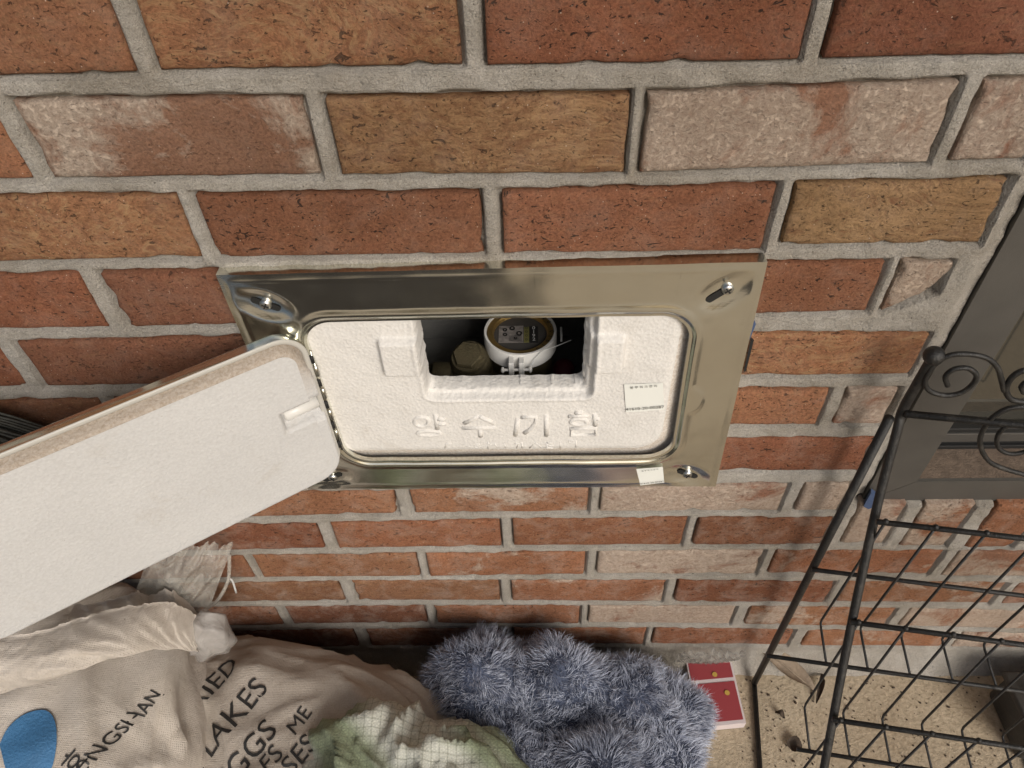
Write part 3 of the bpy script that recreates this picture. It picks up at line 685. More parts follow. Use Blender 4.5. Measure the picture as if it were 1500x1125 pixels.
for j, z in enumerate(az):
    for i, x in enumerate(ax):
        d = hd(x, z); kp[j, i] = d > -gs * .8; X, Z = x, z
        if abs(d) < gs * 1.2:                 # snap to the cut line
            e = 4e-4; g = Vector((hd(x + e, z) - hd(x - e, z), hd(x, z + e) - hd(x, z - e))); 
            if g.length > 1e-6 and d < gs * .45: g.normalize(); X, Z = x - g.x * d, z - g.y * d
        v.append((X, foam_y(X, Z), Z))
W = len(ax)
for j in range(len(az) - 1):
    for i in range(W - 1):
        if kp[j, i] and kp[j + 1, i + 1] and kp[j + 1, i] and kp[j, i + 1]: f.append((j * W + i, j * W + i + 1, (j + 1) * W + i + 1, (j + 1) * W + i))
b = bmesh.new(); me = mesh('t', v, f); b.from_mesh(me); bpy.data.meshes.remove(me)
bmesh.ops.delete(b, geom=[q for q in b.verts if not q.link_faces], context='VERTS')
be = [e for e in b.edges if e.is_boundary and all(hl[0] - .006 < q.co.x < hl[1] + .006 and hl[2] - .006 < q.co.z < fz1 - .001 for q in e.verts)]
r = bmesh.ops.extrude_edge_only(b, edges=be)
for q in r['geom']:
    if isinstance(q, bmesh.types.BMVert): q.co.y = .018; q.co.z -= .0005
b.verts.index_update(); bl = ([q.co[:] for q in b.verts], [[q.index for q in t.verts] for t in b.faces]); b.free()
# split off the sloping dusty rim so that it can be told apart
rimf = []; facef = []
for t in bl[1]:
    c = np.mean([bl[0][i] for i in t], 0); de = rimd(c[0], c[2])
    (rimf if de < .0005 else facef).append(t)
def compact(v, f):
    u = sorted({i for t in f for i in t}); mp = {a: b for b, a in enumerate(u)}; return [v[i] for i in u], [[mp[i] for i in t] for t in f]
fk('foam_face', compact(bl[0], facef), M['foam'], fixn=True); fk('foam_rim', compact(bl[0], rimf), M['rim'], fixn=True)
def stroke(pts, r=.0019, closed=False):
    P = [PL(600 + x / 5, 590 + y / 5, 1, FY) for x, y in pts]; P = [(p[0], FY + .0004, p[2]) for p in P]
    if len(P) > 2 and not closed: pass
    return tube(P, r, 10, closed)
def ell(cx, cy, rx, ry, n=20): return [(cx + rx * math.cos(2 * math.pi * i / n), cy + ry * math.sin(2 * math.pi * i / n)) for i in range(n)]
GL = [
 [(ell(90, 138, 52, 34), 1), ([(190, 88), (203, 190)], 0), ([(205, 118), (262, 120)], 0), ([(205, 152), (266, 154)], 0), (ell(142, 222, 82, 17), 1)],
 [([(505, 92), (470, 115), (398, 150)], 0), ([(505, 92), (550, 118), (622, 150)], 0), ([(388, 182), (632, 182)], 0), ([(516, 190), (520, 246)], 0)],
 [([(818, 105), (925, 100), (925, 140), (890, 190), (840, 222)], 0), ([(1000, 84), (1002, 240)], 0), ([(792, 112), (774, 240)], 0)],
 [([(1212, 72), (1270, 70)], 0), ([(1165, 97), (1312, 95)], 0), (ell(1240, 138, 58, 22), 1), ([(1355, 80), (1360, 165)], 0), ([(1365, 118), (1392, 118)], 0), ([(1180, 186), (1362, 184), (1362, 234), (1182, 236)], 1)],
]
for g in GL:
    o = fk('raised_letter', merge(*[stroke(p, .0023, bool(c)) for p, c in g]), M['foam'])
sm = [([(260, 332), (264, 300), (308, 298)], 0), ([(420, 322), (445, 318)], 0), (ell(495, 316, 20, 14, 12), 1), ([(574, 284), (576, 336)], 0), ([(578, 306), (600, 306)], 0), ([(622, 300), (645, 330)], 0), ([(690, 296), (705, 330)], 0), ([(770, 300), (800, 300), (785, 332)], 0), ([(822, 292), (824, 334)], 0), ([(880, 330), (920, 290), (965, 328)], 0), ([(1004, 294), (1050, 294)], 0), ([(1004, 294), (1004, 332), (1052, 332)], 0), ([(1004, 313), (1050, 313)], 0), ([(1104, 284), (1106, 334)], 0), (ell(1184, 284, 18, 11, 12), 1), ([(1216, 278), (1218, 326)], 0)]
for p, c in sm: fk('small_raised_letter', stroke(p, .0009, bool(c)), M['foam'])
sticker((917, 604), (973, 600), (971, 561), (914, 563), FY - .0012, foam, '41610-20-00287')

# ------------------------------------------------------------------ water meter inside
MC = PL(762, 484, 1, .085); MCx, MCy, MCz = MC
mt = empty('water_meter', (MCx, MCy, MCz - .06), 'small brass water meter with white plastic collar inside the dark box', 'water meter')
mr = .0312
def mk(name, vf, m, p=None, smooth=True): 
    o = kid(name, vf, m, smooth, p or mt); return autosmooth(o, 40)
def at(vf, z=0): return [(q[0] + MCx, q[1] + MCy, q[2] + MCz + z) for q in vf[0]], vf[1]
mk('body', at(lathe([(.018, -.075), (.028, -.07), (.031, -.05), (.031, -.024)], 40)), M['dullbrass'])
mk('collar', at(lathe([(.029, -.0185), (mr + .0042, -.0175), (mr + .0042, -.001), (mr + .0035, .0005), (mr + .0015, .0005), (mr + .0013, -.004)], 64, cap=False)), M['whiteplastic'])
ringo = mk('brass_ring', at(lathe([(mr + .0013, -.003), (mr + .0008, -.001), (.0270, -.0012), (.0262, -.002), (.0255, -.006)], 64, cap=False)), M['brass'])
dial = mk('dial', at(lathe([(.0001, -.0052), (.0256, -.0052)], 48, cap=False)), mk_plain('dial face', (.06, .055, .05), .6, var=.2))
mk('dial_card', at(place(box(-.021, .003, -.012, .012, 0, .0004), (0, 0, -.005), (1, 0, 0), (0, 1, 0), (0, 0, 1))), mk_plain('pale dial card', (.21, .19, .175), .6, var=.35, vs=220), dial, False)
mk('counter_frame', at(place(box(.0035, .0085, -.012, .010, 0, .0006), (0, 0, -.005), (1, 0, 0), (0, 1, 0), (0, 0, 1))), mk_plain('olive plate', (.16, .15, .05), .6), dial, False)
mk('counter_window', at(place(box(.0088, .0172, -.0125, .0105, 0, .0007), (0, 0, -.005), (1, 0, 0), (0, 1, 0), (0, 0, 1))), M['gasket'], dial, False)
M['pale'] = mk_plain('pale print', (.62, .62, .60), .6)
for k, dgt in enumerate('0192'):
    mk('digit', at(place(text_vf(dgt, .0062), (.013, .0078 - k * .0054, -.0041), (0, -1, 0) if 0 else (1, 0, 0), (0, 1, 0), (0, 0, 1))), M['pale'], dial, False)
for k in range(4):
    mk('unit_mark', at(place(text_vf('0', .005), (.006, .0078 - k * .0054, -.0041), (1, 0, 0), (0, 1, 0), (0, 0, 1))), M['ink'], dial, False)
for (x, y, r_) in ((-.015, .006, .0022), (-.0148, -.001, .0022), (-.008, .008, .0028), (-.001, .0005, .0030), (-.0045, -.0062, .0016)):
    mk('pointer_dial', at(lathe([(r_ * .45, -.0040), (r_, -.0040), (r_, -.0046)], 16, x, y, cap=False)), M['dark'], dial)
for k in range(5): mk('printed_line', at(place(box(-.011, .0015, -.0002, .0002, 0, .0002), (0, -.003 - k * .0017, -.00445), (1, 0, 0), (0, 1, 0), (0, 0, 1))), M['dark'], dial, False)
mk('glass', at(lathe([(.0001, -.0021), (.0258, -.0021)], 48, cap=False)), M['lens'])
for k, ch in enumerate('20-01610'):
    a = R_(38 - k * 13.5); rx = .0303; up = Vector((math.cos(a), math.sin(a), 0)); ex = Vector((up.y, -up.x, 0))
    mk('serial_digit', at(place(text_vf(ch, .0062), (rx * up.x, rx * up.y, -.0006), ex, up, (0, 0, 1))), M['ink'], ringo, False)
# two clip tabs and their pin at the front of the collar
for dx in (-.0048, .0048):
    mk('clip_tab', at(place(box(-.0025, .0025, -.007, .004, -.0175, -.0015, .0008), (dx - .0035, -mr - .006, 0), (1, 0, 0), (0, 1, 0), (0, 0, 1))), M['whiteplastic'], None, False)
pz = -.0125; py_ = -mr - .010
mk('clip_pin', at(merge(tube([(-.0165, py_, pz), (.0095, py_, pz)], .0014, 10), ellipsoid((-.0165, py_, pz), (.0019, .0031, .0031), 14, 8), ellipsoid((.0095, py_, pz), (.0019, .0031, .0031), 14, 8))), M['whiteplastic'])
mk('seal_wire', at(tube(smooth_path([(.009, py_, pz), (.014, -mr - .004, -.004), (.022, -.031, .002), (.034, -.024, .001), (.048, -.019, .004)], 5), .0004, 6)), M['pale'])
mk('side_latch', at(place(box(-.001, .001, -.006, .006, -.012, -.003, .0004), (mr + .0085, .002, 0), (1, 0, 0), (0, 1, 0), (0, 0, 1))), M['whiteplastic'], None, False)
# pipe fitting beside the meter
NP = PL(685, 520, 1, .062)
ft = empty('brass_pipe_fitting', (NP[0], NP[1], NP[2] - .05), 'dull brass pipe union with hexagon cap left of the water meter', 'pipe fitting')
a = Vector((-.1, -.35, .93)).normalized(); e1 = a.orthogonal().normalized(); e2 = a.cross(e1)
def fp(name, vf, m, o=NP): return autosmooth(kid(name, ([Vector(o) + e1 * q[0] + e2 * q[1] + a * q[2] for q in vf[0]], vf[1]), m, True, ft), 35)
fp('body', lathe([(.014, -.055), (.019, -.045), (.0205, -.02), (.0195, -.010), (.0165, -.006)], 28), M['dullbrass'])
fp('hexagon_cap', lathe([(.0148, -.008), (.0150, .001), (.0135, .003)], 6), M['dullbrass'])
fp('flange', lathe([(.0165, -.010), (.0172, -.008), (.0172, -.004), (.0160, -.002)], 28), M['dullbrass'])
kid('pipe', tube([NP + np.array([-.075, .01, -.035]), NP + np.array([-.02, .004, -.03]), NP + np.array([.05, .02, -.04])], .011, 16), M['dullbrass'], p=ft)
kid('pipe_nut', place(lathe([(.0150, -.009), (.0155, -.008), (.0155, .008), (.0150, .009)], 6), NP + np.array([-.026, -.004, -.026]), (0, 1, 0), (0, 0, 1), (1, 0, 0)), M['dullbrass'], p=ft)
RP = PL(826, 540, 1, .095)
rv = obj('red_valve_knob', place(lathe([(.004, -.012), (.010, -.010), (.0115, -.002), (.010, .004), (.004, .006)], 24), RP, (1, 0, 0), (0, .9, .4), (0, -.4, .9)), M['reddial']); tag(rv, 'small dark red knob at the right of the meter box cavity', 'knob')

# ------------------------------------------------------------------ window
win = empty('window', (.5, 0, WINZ), 'dark bronze framed window with coated glass behind the wire rack', 'window')
fy = .006
def wq(px, py, y=fy): p = PL(px, py, 1, y); return p[0], p[2]
ox, oz = WINX + .003, wq(1400, 734)[1]; ix, iz = (wq(1500, 460)[0] + wq(1343, 703)[0]) / 2, wq(1420, 705)[1]
TOPZ, RX = 1.15, 1.25
def prism(poly, y0, y1, bev=0):
    n_ = len(poly); v = [(p[0], y0, p[1]) for p in poly] + [(p[0], y1, p[1]) for p in poly]
    return v, [tuple(range(n_)), tuple(range(2 * n_ - 1, n_ - 1, -1))] + [(i, (i + 1) % n_, n_ + (i + 1) % n_, n_ + i) for i in range(n_)]
kid('frame_stile', prism([(ox, oz + .0005), (ix - .0003, iz + .0005), (ix - .0003, TOPZ), (ox, TOPZ)], fy, .075), M['frame'], False, p=win)
kid('frame_sill', prism([(ox + .0006, oz), (RX, oz), (RX, iz), (ix, iz)], fy, .010), M['frame'], False, p=win)
gy = .062
lz_ = PL(1400, 660, 1, gy)[2]
kid('sill_ledge', ([(ix - .001, .010, iz), (RX, .010, iz), (RX, gy + .01, iz + .001), (ix - .001, gy + .01, iz + .001), (ix - .001, .010, oz), (RX, .010, oz)], [(0, 1, 2, 3), (0, 4, 5, 1)]), mk_plain('dusty sill', (.17, .125, .092), .85, grain=.0012, gs=400, var=.3, vs=90), False, p=win)
kid('sash_rail', merge(box(ix - .002, RX, gy - .012, gy, iz + .004, iz + .030, .001), box(ix - .002, RX, gy - .016, gy - .004, iz + .0015, iz + .007, .0008)), M['gasket'], False, p=win)
kid('sash_bead', box(ix - .002, RX, gy - .014, gy - .010, iz + .011, iz + .024, .0008), M['frame'], False, p=win)
kid('glass_pane', ([(ix - .002, gy, iz), (RX, gy, iz), (RX, gy, TOPZ), (ix - .002, gy, TOPZ)], [(0, 1, 2, 3)]), M['glass'], False, p=win)
kid('gasket', prism([(ox - .0042, oz - .002), (ox - .0002, oz - .002), (ox - .0002, TOPZ), (ox - .0042, TOPZ)], fy + .006, .03), M['gasket'], False, p=win)
def bit(name, pts, y, m, p): scrap(pts, y, m, name, p)
bit('blue_film', [(1265, 742), (1272, 746), (1284, 742), (1287, 730), (1276, 722)], -.002, M['bluetape'], win)

# ------------------------------------------------------------------ black wire rack
ra = R_(8.5); rex = np.array([math.cos(ra), -math.sin(ra), 0]); reo = np.array([-math.sin(ra), -math.cos(ra), 0]); RS = PL(1104, 1002, 2, 0.0)
def SP(px, py): return VP(px, py, RS, rex)                    # on the rack's side frame
def ON(px, py, p0):                                           # along a cross bar: plane of the bar and vertical
    return VP(px, py, p0, reo)
rk = empty('wire_rack', tuple(RS), 'black wire plant rack with scrolled top standing before the window', 'rack')
RWD = .34
def rkk(name, vf, m=None): return kid(name, vf, m or M['blackiron'], True, rk)
ball = SP(1368, 521); bend = SP(1322, 602); f1 = SP(1283, 750); f2 = SP(1240, 950); f3 = SP(1207, 1125)
dv = f3 - f2; foot_t = f3 + dv * (-(f3[2] - .004) / dv[2]) if dv[2] < 0 else f3
btop = SP(1303, 612); bb = RS.copy(); bb[2] = .004
for k, s in enumerate((0, RWD)):
    o_ = rex * s
    rkk('front_leg', tube(smooth_path([ball + o_ + (0, 0, .0), SP(1345, 560) + o_, bend + o_, SP(1313, 635) + o_, f1 + o_, f2 + o_, f3 + o_, foot_t + o_], 5), .0040, 12))
    rkk('ball_finial', ellipsoid(ball + o_, (.0076, .0076, .0076), 20, 12))
    rkk('back_leg', tube([btop + o_ + (0, 0, 0), bb + o_], .0042, 12))
    rkk('foot_bar', tube([bb + o_, foot_t + o_], .0034, 8))
def bar(p, r, e0=-.004, e1=RWD + .004): return tube([p + rex * e0, p + rex * e1], r, 10)
P1 = SP(1291, 765); P3 = SP(1252, 912); P2 = SP(1195, 835); P4 = SP(1226, 1055); P0 = SP(1325, 606)
W11, W12 = SP(1197, 911), SP(1206, 972); W21, W22 = SP(1174, 1034), SP(1182, 1100)
rkk('top_bar', bar(P0, .0032, 0, RWD))
for p in (P1, P2, P3, P4): rkk('cross_bar', bar(p, .0025))
rkk('cross_bar', bar(W12, .0022, -.055)); rkk('cross_bar', bar(W22, .0022, -.01))
# three hanging trays of bent wires
ds = np.dot(ON(1365, 772, P1) - P1, rex)
for A, B, C_ in ((P1, W11, W12), (P3, W21, W22), (P4, P4 + (W21 - P3), P4 + (W22 - P3))):
    for k in range(int(RWD / ds) + 1):
        o_ = rex * (ds * k + .003); d0 = (A - B) / np.linalg.norm(A - B); d1 = (C_ - B) / np.linalg.norm(C_ - B)
        rkk('tray_wire', tube([A + o_ + d0 * .003, B + o_ + d0 * .006, B + o_ + d0 * .0015 + d1 * .0015, B + o_ + d1 * .006, C_ + o_], .00125, 8)); rkk('weld', ellipsoid(A + o_ + d0 * .002, (.0026, .0026, .0026), 8, 6))
# scroll work in the plane of the top bar
def sc(z6): return [ON(1000 + x / 3, 375 + y / 3, P0) for x, y in z6]
def mir(P): return [p + rex * (RWD - 2 * np.dot(p - P0, rex)) for p in P]
A1 = sc([(1412, 592), (1400, 540), (1383, 490), (1335, 448), (1250, 431), (1170, 438), (1105, 480), (1066, 548), (1085, 592), (1150, 612), (1222, 602), (1276, 562), (1290, 522), (1252, 493), (1192, 498), (1155, 530), (1164, 570)])
A2 = sc([(1600, 560), (1560, 510), (1500, 503), (1445, 535), (1422, 590), (1445, 630), (1510, 640), (1575, 625), (1605, 590), (1570, 560), (1515, 555), (1490, 575), (1500, 600)])
A3 = sc([(1640, 690), (1560, 668), (1480, 662), (1410, 678), (1350, 722), (1310, 790), (1313, 850), (1350, 905), (1420, 937), (1500, 960), (1600, 990)])
A4 = sc([(1600, 800), (1560, 755), (1500, 738), (1430, 746), (1384, 790), (1388, 842), (1432, 868), (1500, 862), (1540, 835)])
for A, r in ((A1, .0021), (A2, .0023), (A3, .0021), (A4, .0019)):
    rkk('scroll', tube(smooth_path(A, 6), r, 8))
    if A is A1 or A is A3: rkk('scroll', tube(smooth_path(mir(A), 6), r, 8))

# ------------------------------------------------------------------ sacks, cloth, fur
def blob(c, r, ex=(.7, .7), yaw=0, nu=110, nv=70, fold=.012, fs=14, seed=0, warp=None, flat=True):
    v = []; f = []
    for j in range(nv + 1):
        t = math.pi * (j / nv - .5)
        for i in range(nu):
            a = 2 * math.pi * i / nu
            ct, st_ = math.cos(t), math.sin(t); ca, sa = math.cos(a), math.sin(a); pw = lambda q, e: math.copysign(abs(q) ** e, q)
            x, y, z = r[0] * pw(ct, ex[0]) * pw(ca, ex[1]), r[1] * pw(ct, ex[0]) * pw(sa, ex[1]), r[2] * pw(st_, ex[0])
            P = Vector((x, y, z)); nrm = Vector((x / r[0] ** 2, y / r[1] ** 2, z / r[2] ** 2)).normalized()
            q = P * fs + Vector((seed, seed * 2, 0)); q += noise.noise_vector(P * fs * .6 + Vector((0, seed, 7))) * 1.3
            rid = 1 - abs(noise.noise(q)) * 2; rid2 = 1 - abs(noise.noise(q * 2.3)) * 2
            P += nrm * fold * (.9 * max(0, rid) ** 2 + .4 * max(0, rid2) ** 2 - .4 + .5 * noise.noise(P * fs * .35 + Vector((seed, 0, 0))))
            X = P.x * math.cos(yaw) - P.y * math.sin(yaw) + c[0]; Y = P.x * math.sin(yaw) + P.y * math.cos(yaw) + c[1]; Z = P.z + c[2]
            if warp: X, Y, Z = warp(X, Y, Z)
            v.append((X, Y, max(Z, .001 + .0005 * seed) if flat else Z))
    for j in range(nv):
        for i in range(nu): f.append((j * nu + i, j * nu + (i + 1) % nu, (j + 1) * nu + (i + 1) % nu, (j + 1) * nu + i))
    return v, f
def bvh(vf): return BVHTree.FromPolygons([Vector(p) for p in vf[0]], [list(q) for q in vf[1]])
# printed beige sack
def keepwall(m_): return lambda X, Y, Z: (X, min(Y, -m_), Z)
sb = blob((-.330, -.205, .075), (.235, .165, .128), (.55, .6), R_(-10), fold=.013, fs=11, seed=3, warp=keepwall(.012))
sackb = obj('sack', sb, M['sackbeige']); tag(sackb, 'dirty beige woven sack with black printed lettering lying against the wall', 'sack', 'woven sacks')
sackb.name = 'woven_sack'
tb = bvh(sb)
def print_on(tree, px, py, body, size, ang, parent, m, name='printed_word'):
    hit = tree.ray_cast(Vector(CAM), Vector(ray(px, py)).normalized())
    if hit[0] is None: return
    p, nrm = hit[0], Vector((-.05, -.45, .9)).normalized()
    e1 = (Vector((1, 0, 0)) - nrm * nrm.x).normalized(); e2 = nrm.cross(e1); c, s = math.cos(R_(ang)), math.sin(R_(ang))
    ex = e1 * c + e2 * s; ey = -e1 * s + e2 * c
    tv, tf = text_vf(body, size, 2); o = []
    for q in tv:
        w = p + ex * (q[0] * .8) + ey * q[1]; h = tree.ray_cast(w + nrm * .15, -nrm)
        o.append((h[0] if h[0] else w) + nrm * .0017)
    q = obj(name, (o, tf), m, fixn=False, smooth=False); q.parent = parent
    return q
for px, py, tx, sz, an in [(222, 1098, 'CHILLI', .036, 52), (332, 1060, 'FLAKES', .036, 58), (303, 1012, 'DRIED', .030, 62), (362, 1108, 'EGGS', .036, 56), (398, 1112, 'FS', .028, 58), (440, 1105, 'SES', .030, 56), (440, 1055, 'ME', .024, 62)]:
    print_on(tb, px, py, tx, sz, an, sackb, M['ink'])
# white sack with its mouth folded over, left
sa = blob((-.590, -.185, .140), (.215, .155, .180), (.6, .6), R_(14), fold=.016, fs=10, seed=11, warp=keepwall(.015))
sacka = obj('woven_sack', sa, M['sackwhite']); tag(sacka, 'off-white woven sack with ragged folded mouth and a blue print under the lid', 'sack', 'woven sacks')
ta = bvh(sa)
for px, py, tx, sz, an in [(170, 1078, 'DONGSHAN', .018, 64), (112, 1118, '호', .026, 58)]:
    print_on(ta, px, py, tx, sz, an, sacka, M['ink'])
bp = []
for px, py in smooth_path([(2, 1090), (15, 1065), (40, 1045), (70, 1040), (84, 1060), (84, 1100), (70, 1135), (20, 1140), (2, 1090)], 4): bp.append((px, py))
vv = []; cx_, cy_ = 48, 1090
for k in range(6):
    for px, py in bp[:-1]:
        h = ta.ray_cast(Vector(CAM), Vector(ray(cx_ + (px - cx_) * (1 - k / 6), cy_ + (py - cy_) * (1 - k / 6))).normalized()); vv.append((h[0] + h[1] * 0 + Vector((0, -.0012, .0024))) if h[0] else Vector((0, 0, 0)))
m_ = len(bp) - 1; ff = [(k * m_ + i, k * m_ + (i + 1) % m_, (k + 1) * m_ + (i + 1) % m_, (k + 1) * m_ + i) for k in range(5) for i in range(m_)] + [tuple(5 * m_ + i for i in range(m_))]
q = obj('blue_print', (vv, ff), M['bluecloth'], smooth=True); q.parent = sacka
# folded mouth of the white sack: a thick wavy sheet with a ragged hem
def sheet(fn, nu, nv, th=.0012):
    v = [fn(i / nu, j / nv) for j in range(nv + 1) for i in range(nu + 1)]
    f = [(j * (nu + 1) + i, j * (nu + 1) + i + 1, (j + 1) * (nu + 1) + i + 1, (j + 1) * (nu + 1) + i) for j in range(nv) for i in range(nu)]
    return v, f
def quad_sheet(c00, c10, c11, c01, amp, fs, seed, rag=0, sag=0):
    c00, c10, c11, c01 = [Vector(c) for c in (c00, c10, c11, c01)]
    nrm = (c10 - c00).cross(c01 - c00).normalized()
    def fn(a, b):
        bb_ = b * (1 + rag * (noise.noise(Vector((a * 22, seed, 0))) + .5 * noise.noise(Vector((a * 70, seed, 3))))) if b > .6 else b
        p = c00.lerp(c10, a).lerp(c01.lerp(c11, a), bb_)
        k = 1 - abs(noise.noise(Vector((a * fs, bb_ * fs * .6, seed)))) * 2
        return p + nrm * (amp * k + amp * .5 * noise.noise(Vector((a * fs * 3, bb_ * fs * 3, seed))) + sag * math.sin(math.pi * a) * math.sin(math.pi * b))
    return fn
def at_y(px, py, y): p = PL(px, py, 1, y); return (p[0], y, p[2])
def strip(topp, botp, amp, bulge, seed, rag, nu=90, nv=26):
    T = smooth_path([at_y(*p) for p in topp], 12); B = smooth_path([at_y(*p) for p in botp], 12)
    def samp(P, a): x = a * (len(P) - 1); i = min(int(x), len(P) - 2); return Vector(P[i]).lerp(Vector(P[i + 1]), x - i)
    def fn(a, b):
        t, o = samp(T, a), samp(B, a); bb_ = b * (1 + (rag * (noise.noise(Vector((a * 26, seed, 0))) + .6 * noise.noise(Vector((a * 80, seed, 3)))) if b > .8 else 0))
        p = o.lerp(t, bb_); n_ = Vector((0, -.75, .66)); w_ = 1 - abs(noise.noise(Vector((a * 9 + 1.5 * b, b * 2.2 + a * 3, seed)))) * 2; w2 = 1 - abs(noise.noise(Vector((a * 24, b * 5 + a * 6, seed + 4)))) * 2
        return p + n_ * (bulge * math.sin(math.pi * min(1, b * 1.05)) ** .7 + amp * w_ + amp * .4 * w2)
    return sheet(fn, nu, nv)
vf = strip([(-30, 930, -.150), (60, 922, -.140), (130, 900, -.120), (200, 884, -.100), (255, 880, -.085), (290, 905, -.085), (300, 930, -.092)], [(-30, 1020, -.190), (60, 1000, -.180), (130, 975, -.165), (200, 955, -.145), (250, 948, -.125), (285, 950, -.110), (302, 948, -.100)], .0050, .016, 2, .05)
q = obj('folded_mouth', vf, M['sackwhite']); q.parent = sacka
vf = strip([(110, 886, -.085), (160, 878, -.078), (200, 866, -.070), (222, 870, -.068), (250, 862, -.066), (276, 880, -.066), (292, 895, -.070)], [(110, 925, -.110), (160, 922, -.105), (210, 915, -.098), (250, 912, -.092), (285, 915, -.088), (294, 918, -.085), (298, 922, -.084)], .0035, .008, 5, .09, 80, 22)
q = obj('torn_hem', vf, M['sackwhite']); q.parent = sacka
# rolled neck of the sack
pc = PL(298, 935, 1, -.088)
q = obj('rolled_neck', blob((pc[0] + .006, pc[1], pc[2] + .004), (.020, .018, .036), (.85, .95), R_(35), 80, 50, .012, 16, 31, flat=False), M['neckfilm']); q.parent = sacka
# clear plastic liner standing up behind the neck
vf = sheet(quad_sheet(at_y(190, 890, -.070), at_y(300, 905, -.065), at_y(342, 795, -.022), at_y(225, 795, -.034), .008, 4, 9, .08, .012), 48, 36)
pb = obj('plastic_bag', vf, M['film']); tag(pb, 'crumpled clear plastic bag poking out behind the white sack', 'plastic bag')
tw = tube(smooth_path([at_y(336, 812, -.024), at_y(334, 850, -.035), at_y(318, 880, -.050), at_y(300, 893, -.058)], 5), .0022, 8); q = obj('bag_fold', tw, M['film']); q.parent = pb
tw = tube(smooth_path([at_y(333, 848, -.03), at_y(340, 850, -.028), at_y(346, 868, -.030)], 4), .0012, 8); q = obj('tie_end', tw, M['pale']); q.parent = pb

# blue-grey fluffy throw
lobes = [((-.075, -.080, .105), (.062, .060, .100)), ((.020, -.080, .092), (.062, .055, .100)), ((.105, -.085, .070), (.055, .055, .085)), ((-.045, -.185, .090), (.075, .080, .095)), ((.065, -.190, .095), (.070, .075, .095)), ((.150, -.160, .060), (.060, .085, .070)), ((.175, -.09, .04), (.045, .05, .055)), ((.03, -.27, .07), (.11, .09, .09))]
def fur_field(P):
    s = 0
    for c, r in lobes: d = ((P[0] - c[0]) / r[0]) ** 2 + ((P[1] - c[1]) / r[1]) ** 2 + ((P[2] - c[2]) / r[2]) ** 2; s += math.exp(-2.2 * d)
    return s
n0 = ellipsoid((.035, -.165, .075), (.175, .15, .105), 110, 70)
fv = []
O = Vector((.035, -.165, .06))
for p in n0[0]:
    d = (Vector(p) - O).normalized(); lo, hi = 0.01, .32
    for _ in range(22):
        m_ = (lo + hi) / 2
        if fur_field(O + d * m_) > .20: lo = m_
        else: hi = m_
    P = O + d * lo; P += d * (.022 * noise.noise(P * 18) + .008 * noise.noise(P * 40)); P.z = max(P.z, .002); P.y = min(P.y, -.004); fv.append(P)
fur = obj('fluffy_throw', (fv, n0[1]), M['furbase']); tag(fur, 'heap of blue-grey fluffy fur throw on the floor beside the sacks', 'throw')
me = fur.data; me.calc_loop_triangles()
tri = [(t.vertices[:], t.area) for t in me.loop_triangles if t.center.z > .012]
ar = np.array([t[1] for t in tri]); pick = np.random.choice(len(tri), 90000, p=ar / ar.sum())
V = [x.co.copy() for x in me.vertices]; N = [x.normal.copy() for x in me.vertices]
sv, sf, tint = [], [], []
rs = np.random.rand(len(pick), 7)
for k, ti in enumerate(pick):
    i0, i1, i2 = tri[ti][0]; a, b = rs[k, 0], rs[k, 1]
    if a + b > 1: a, b = 1 - a, 1 - b
    p = V[i0] * (1 - a - b) + V[i1] * a + V[i2] * b; nn = (N[i0] * (1 - a - b) + N[i1] * a + N[i2] * b).normalized()
    cc_ = Vector((round(p.x / .009), round(p.y / .009), round(p.z / .009))) * 7.7; cl = noise.noise_vector(cc_) * .9 + noise.noise_vector(p * 60) * .6 + noise.noise_vector(p * 19) * .8
    d0 = (nn + cl * .55 + Vector((rs[k, 2] - .5, rs[k, 3] - .5, rs[k, 4] - .5)) * .5).normalized(); d1 = (d0 + cl * 1.0 + Vector((0, -.1, -.4))).normalized()
    L = (.005 + .013 * rs[k, 5] ** 1.3) * (1 + .45 * noise.noise(cc_ + Vector((3, 1, 2)))); sd_ = d0.orthogonal().normalized() if rs[k, 6] < .5 else d0.cross(d0.orthogonal()).normalized(); w_ = .00034
    p1 = p + d0 * L * .55; p2 = p1 + d1 * L * .5; n_ = len(sv)
    sv += [p - sd_ * w_, p + sd_ * w_, p1 + sd_ * w_ * .75, p1 - sd_ * w_ * .75, p2]; sf += [(n_, n_ + 1, n_ + 2, n_ + 3), (n_ + 3, n_ + 2, n_ + 4)]
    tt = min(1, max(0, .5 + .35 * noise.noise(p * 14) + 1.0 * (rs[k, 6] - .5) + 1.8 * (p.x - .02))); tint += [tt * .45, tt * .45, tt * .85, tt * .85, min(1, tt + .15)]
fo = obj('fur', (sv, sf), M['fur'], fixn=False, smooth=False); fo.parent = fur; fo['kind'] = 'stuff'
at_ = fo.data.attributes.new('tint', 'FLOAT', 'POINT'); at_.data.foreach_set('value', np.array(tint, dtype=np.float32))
# green checked towel over the printed sack
tq = blob((-.140, -.235, .128), (.135, .105, .112), (.75, .8), R_(-18), 110, 70, .020, 15, 21)
tow = obj('checked_towel', tq, M['towel']); tag(tow, 'crumpled green and cream checked towel between the sack and the fluffy throw', 'towel')
pk = blob((-.098, -.165, .135), (.040, .03, .022), (.8, .8), R_(30), 50, 30, .010, 30, 5, flat=False); q = obj('pink_hem', pk, M['pinkcloth']); q.parent = tow
pk = blob((.115, -.245, .110), (.05, .05, .05), (.8, .8), 0, 50, 30, .012, 30, 8, flat=False); q = obj('pale_pink_cloth', pk, mk_plain('pale cloth', (.60, .47, .45), .9, grain=.001, gs=500, var=.15)); tag(q, 'pale pink cloth scrap showing through the fluffy throw', 'cloth')

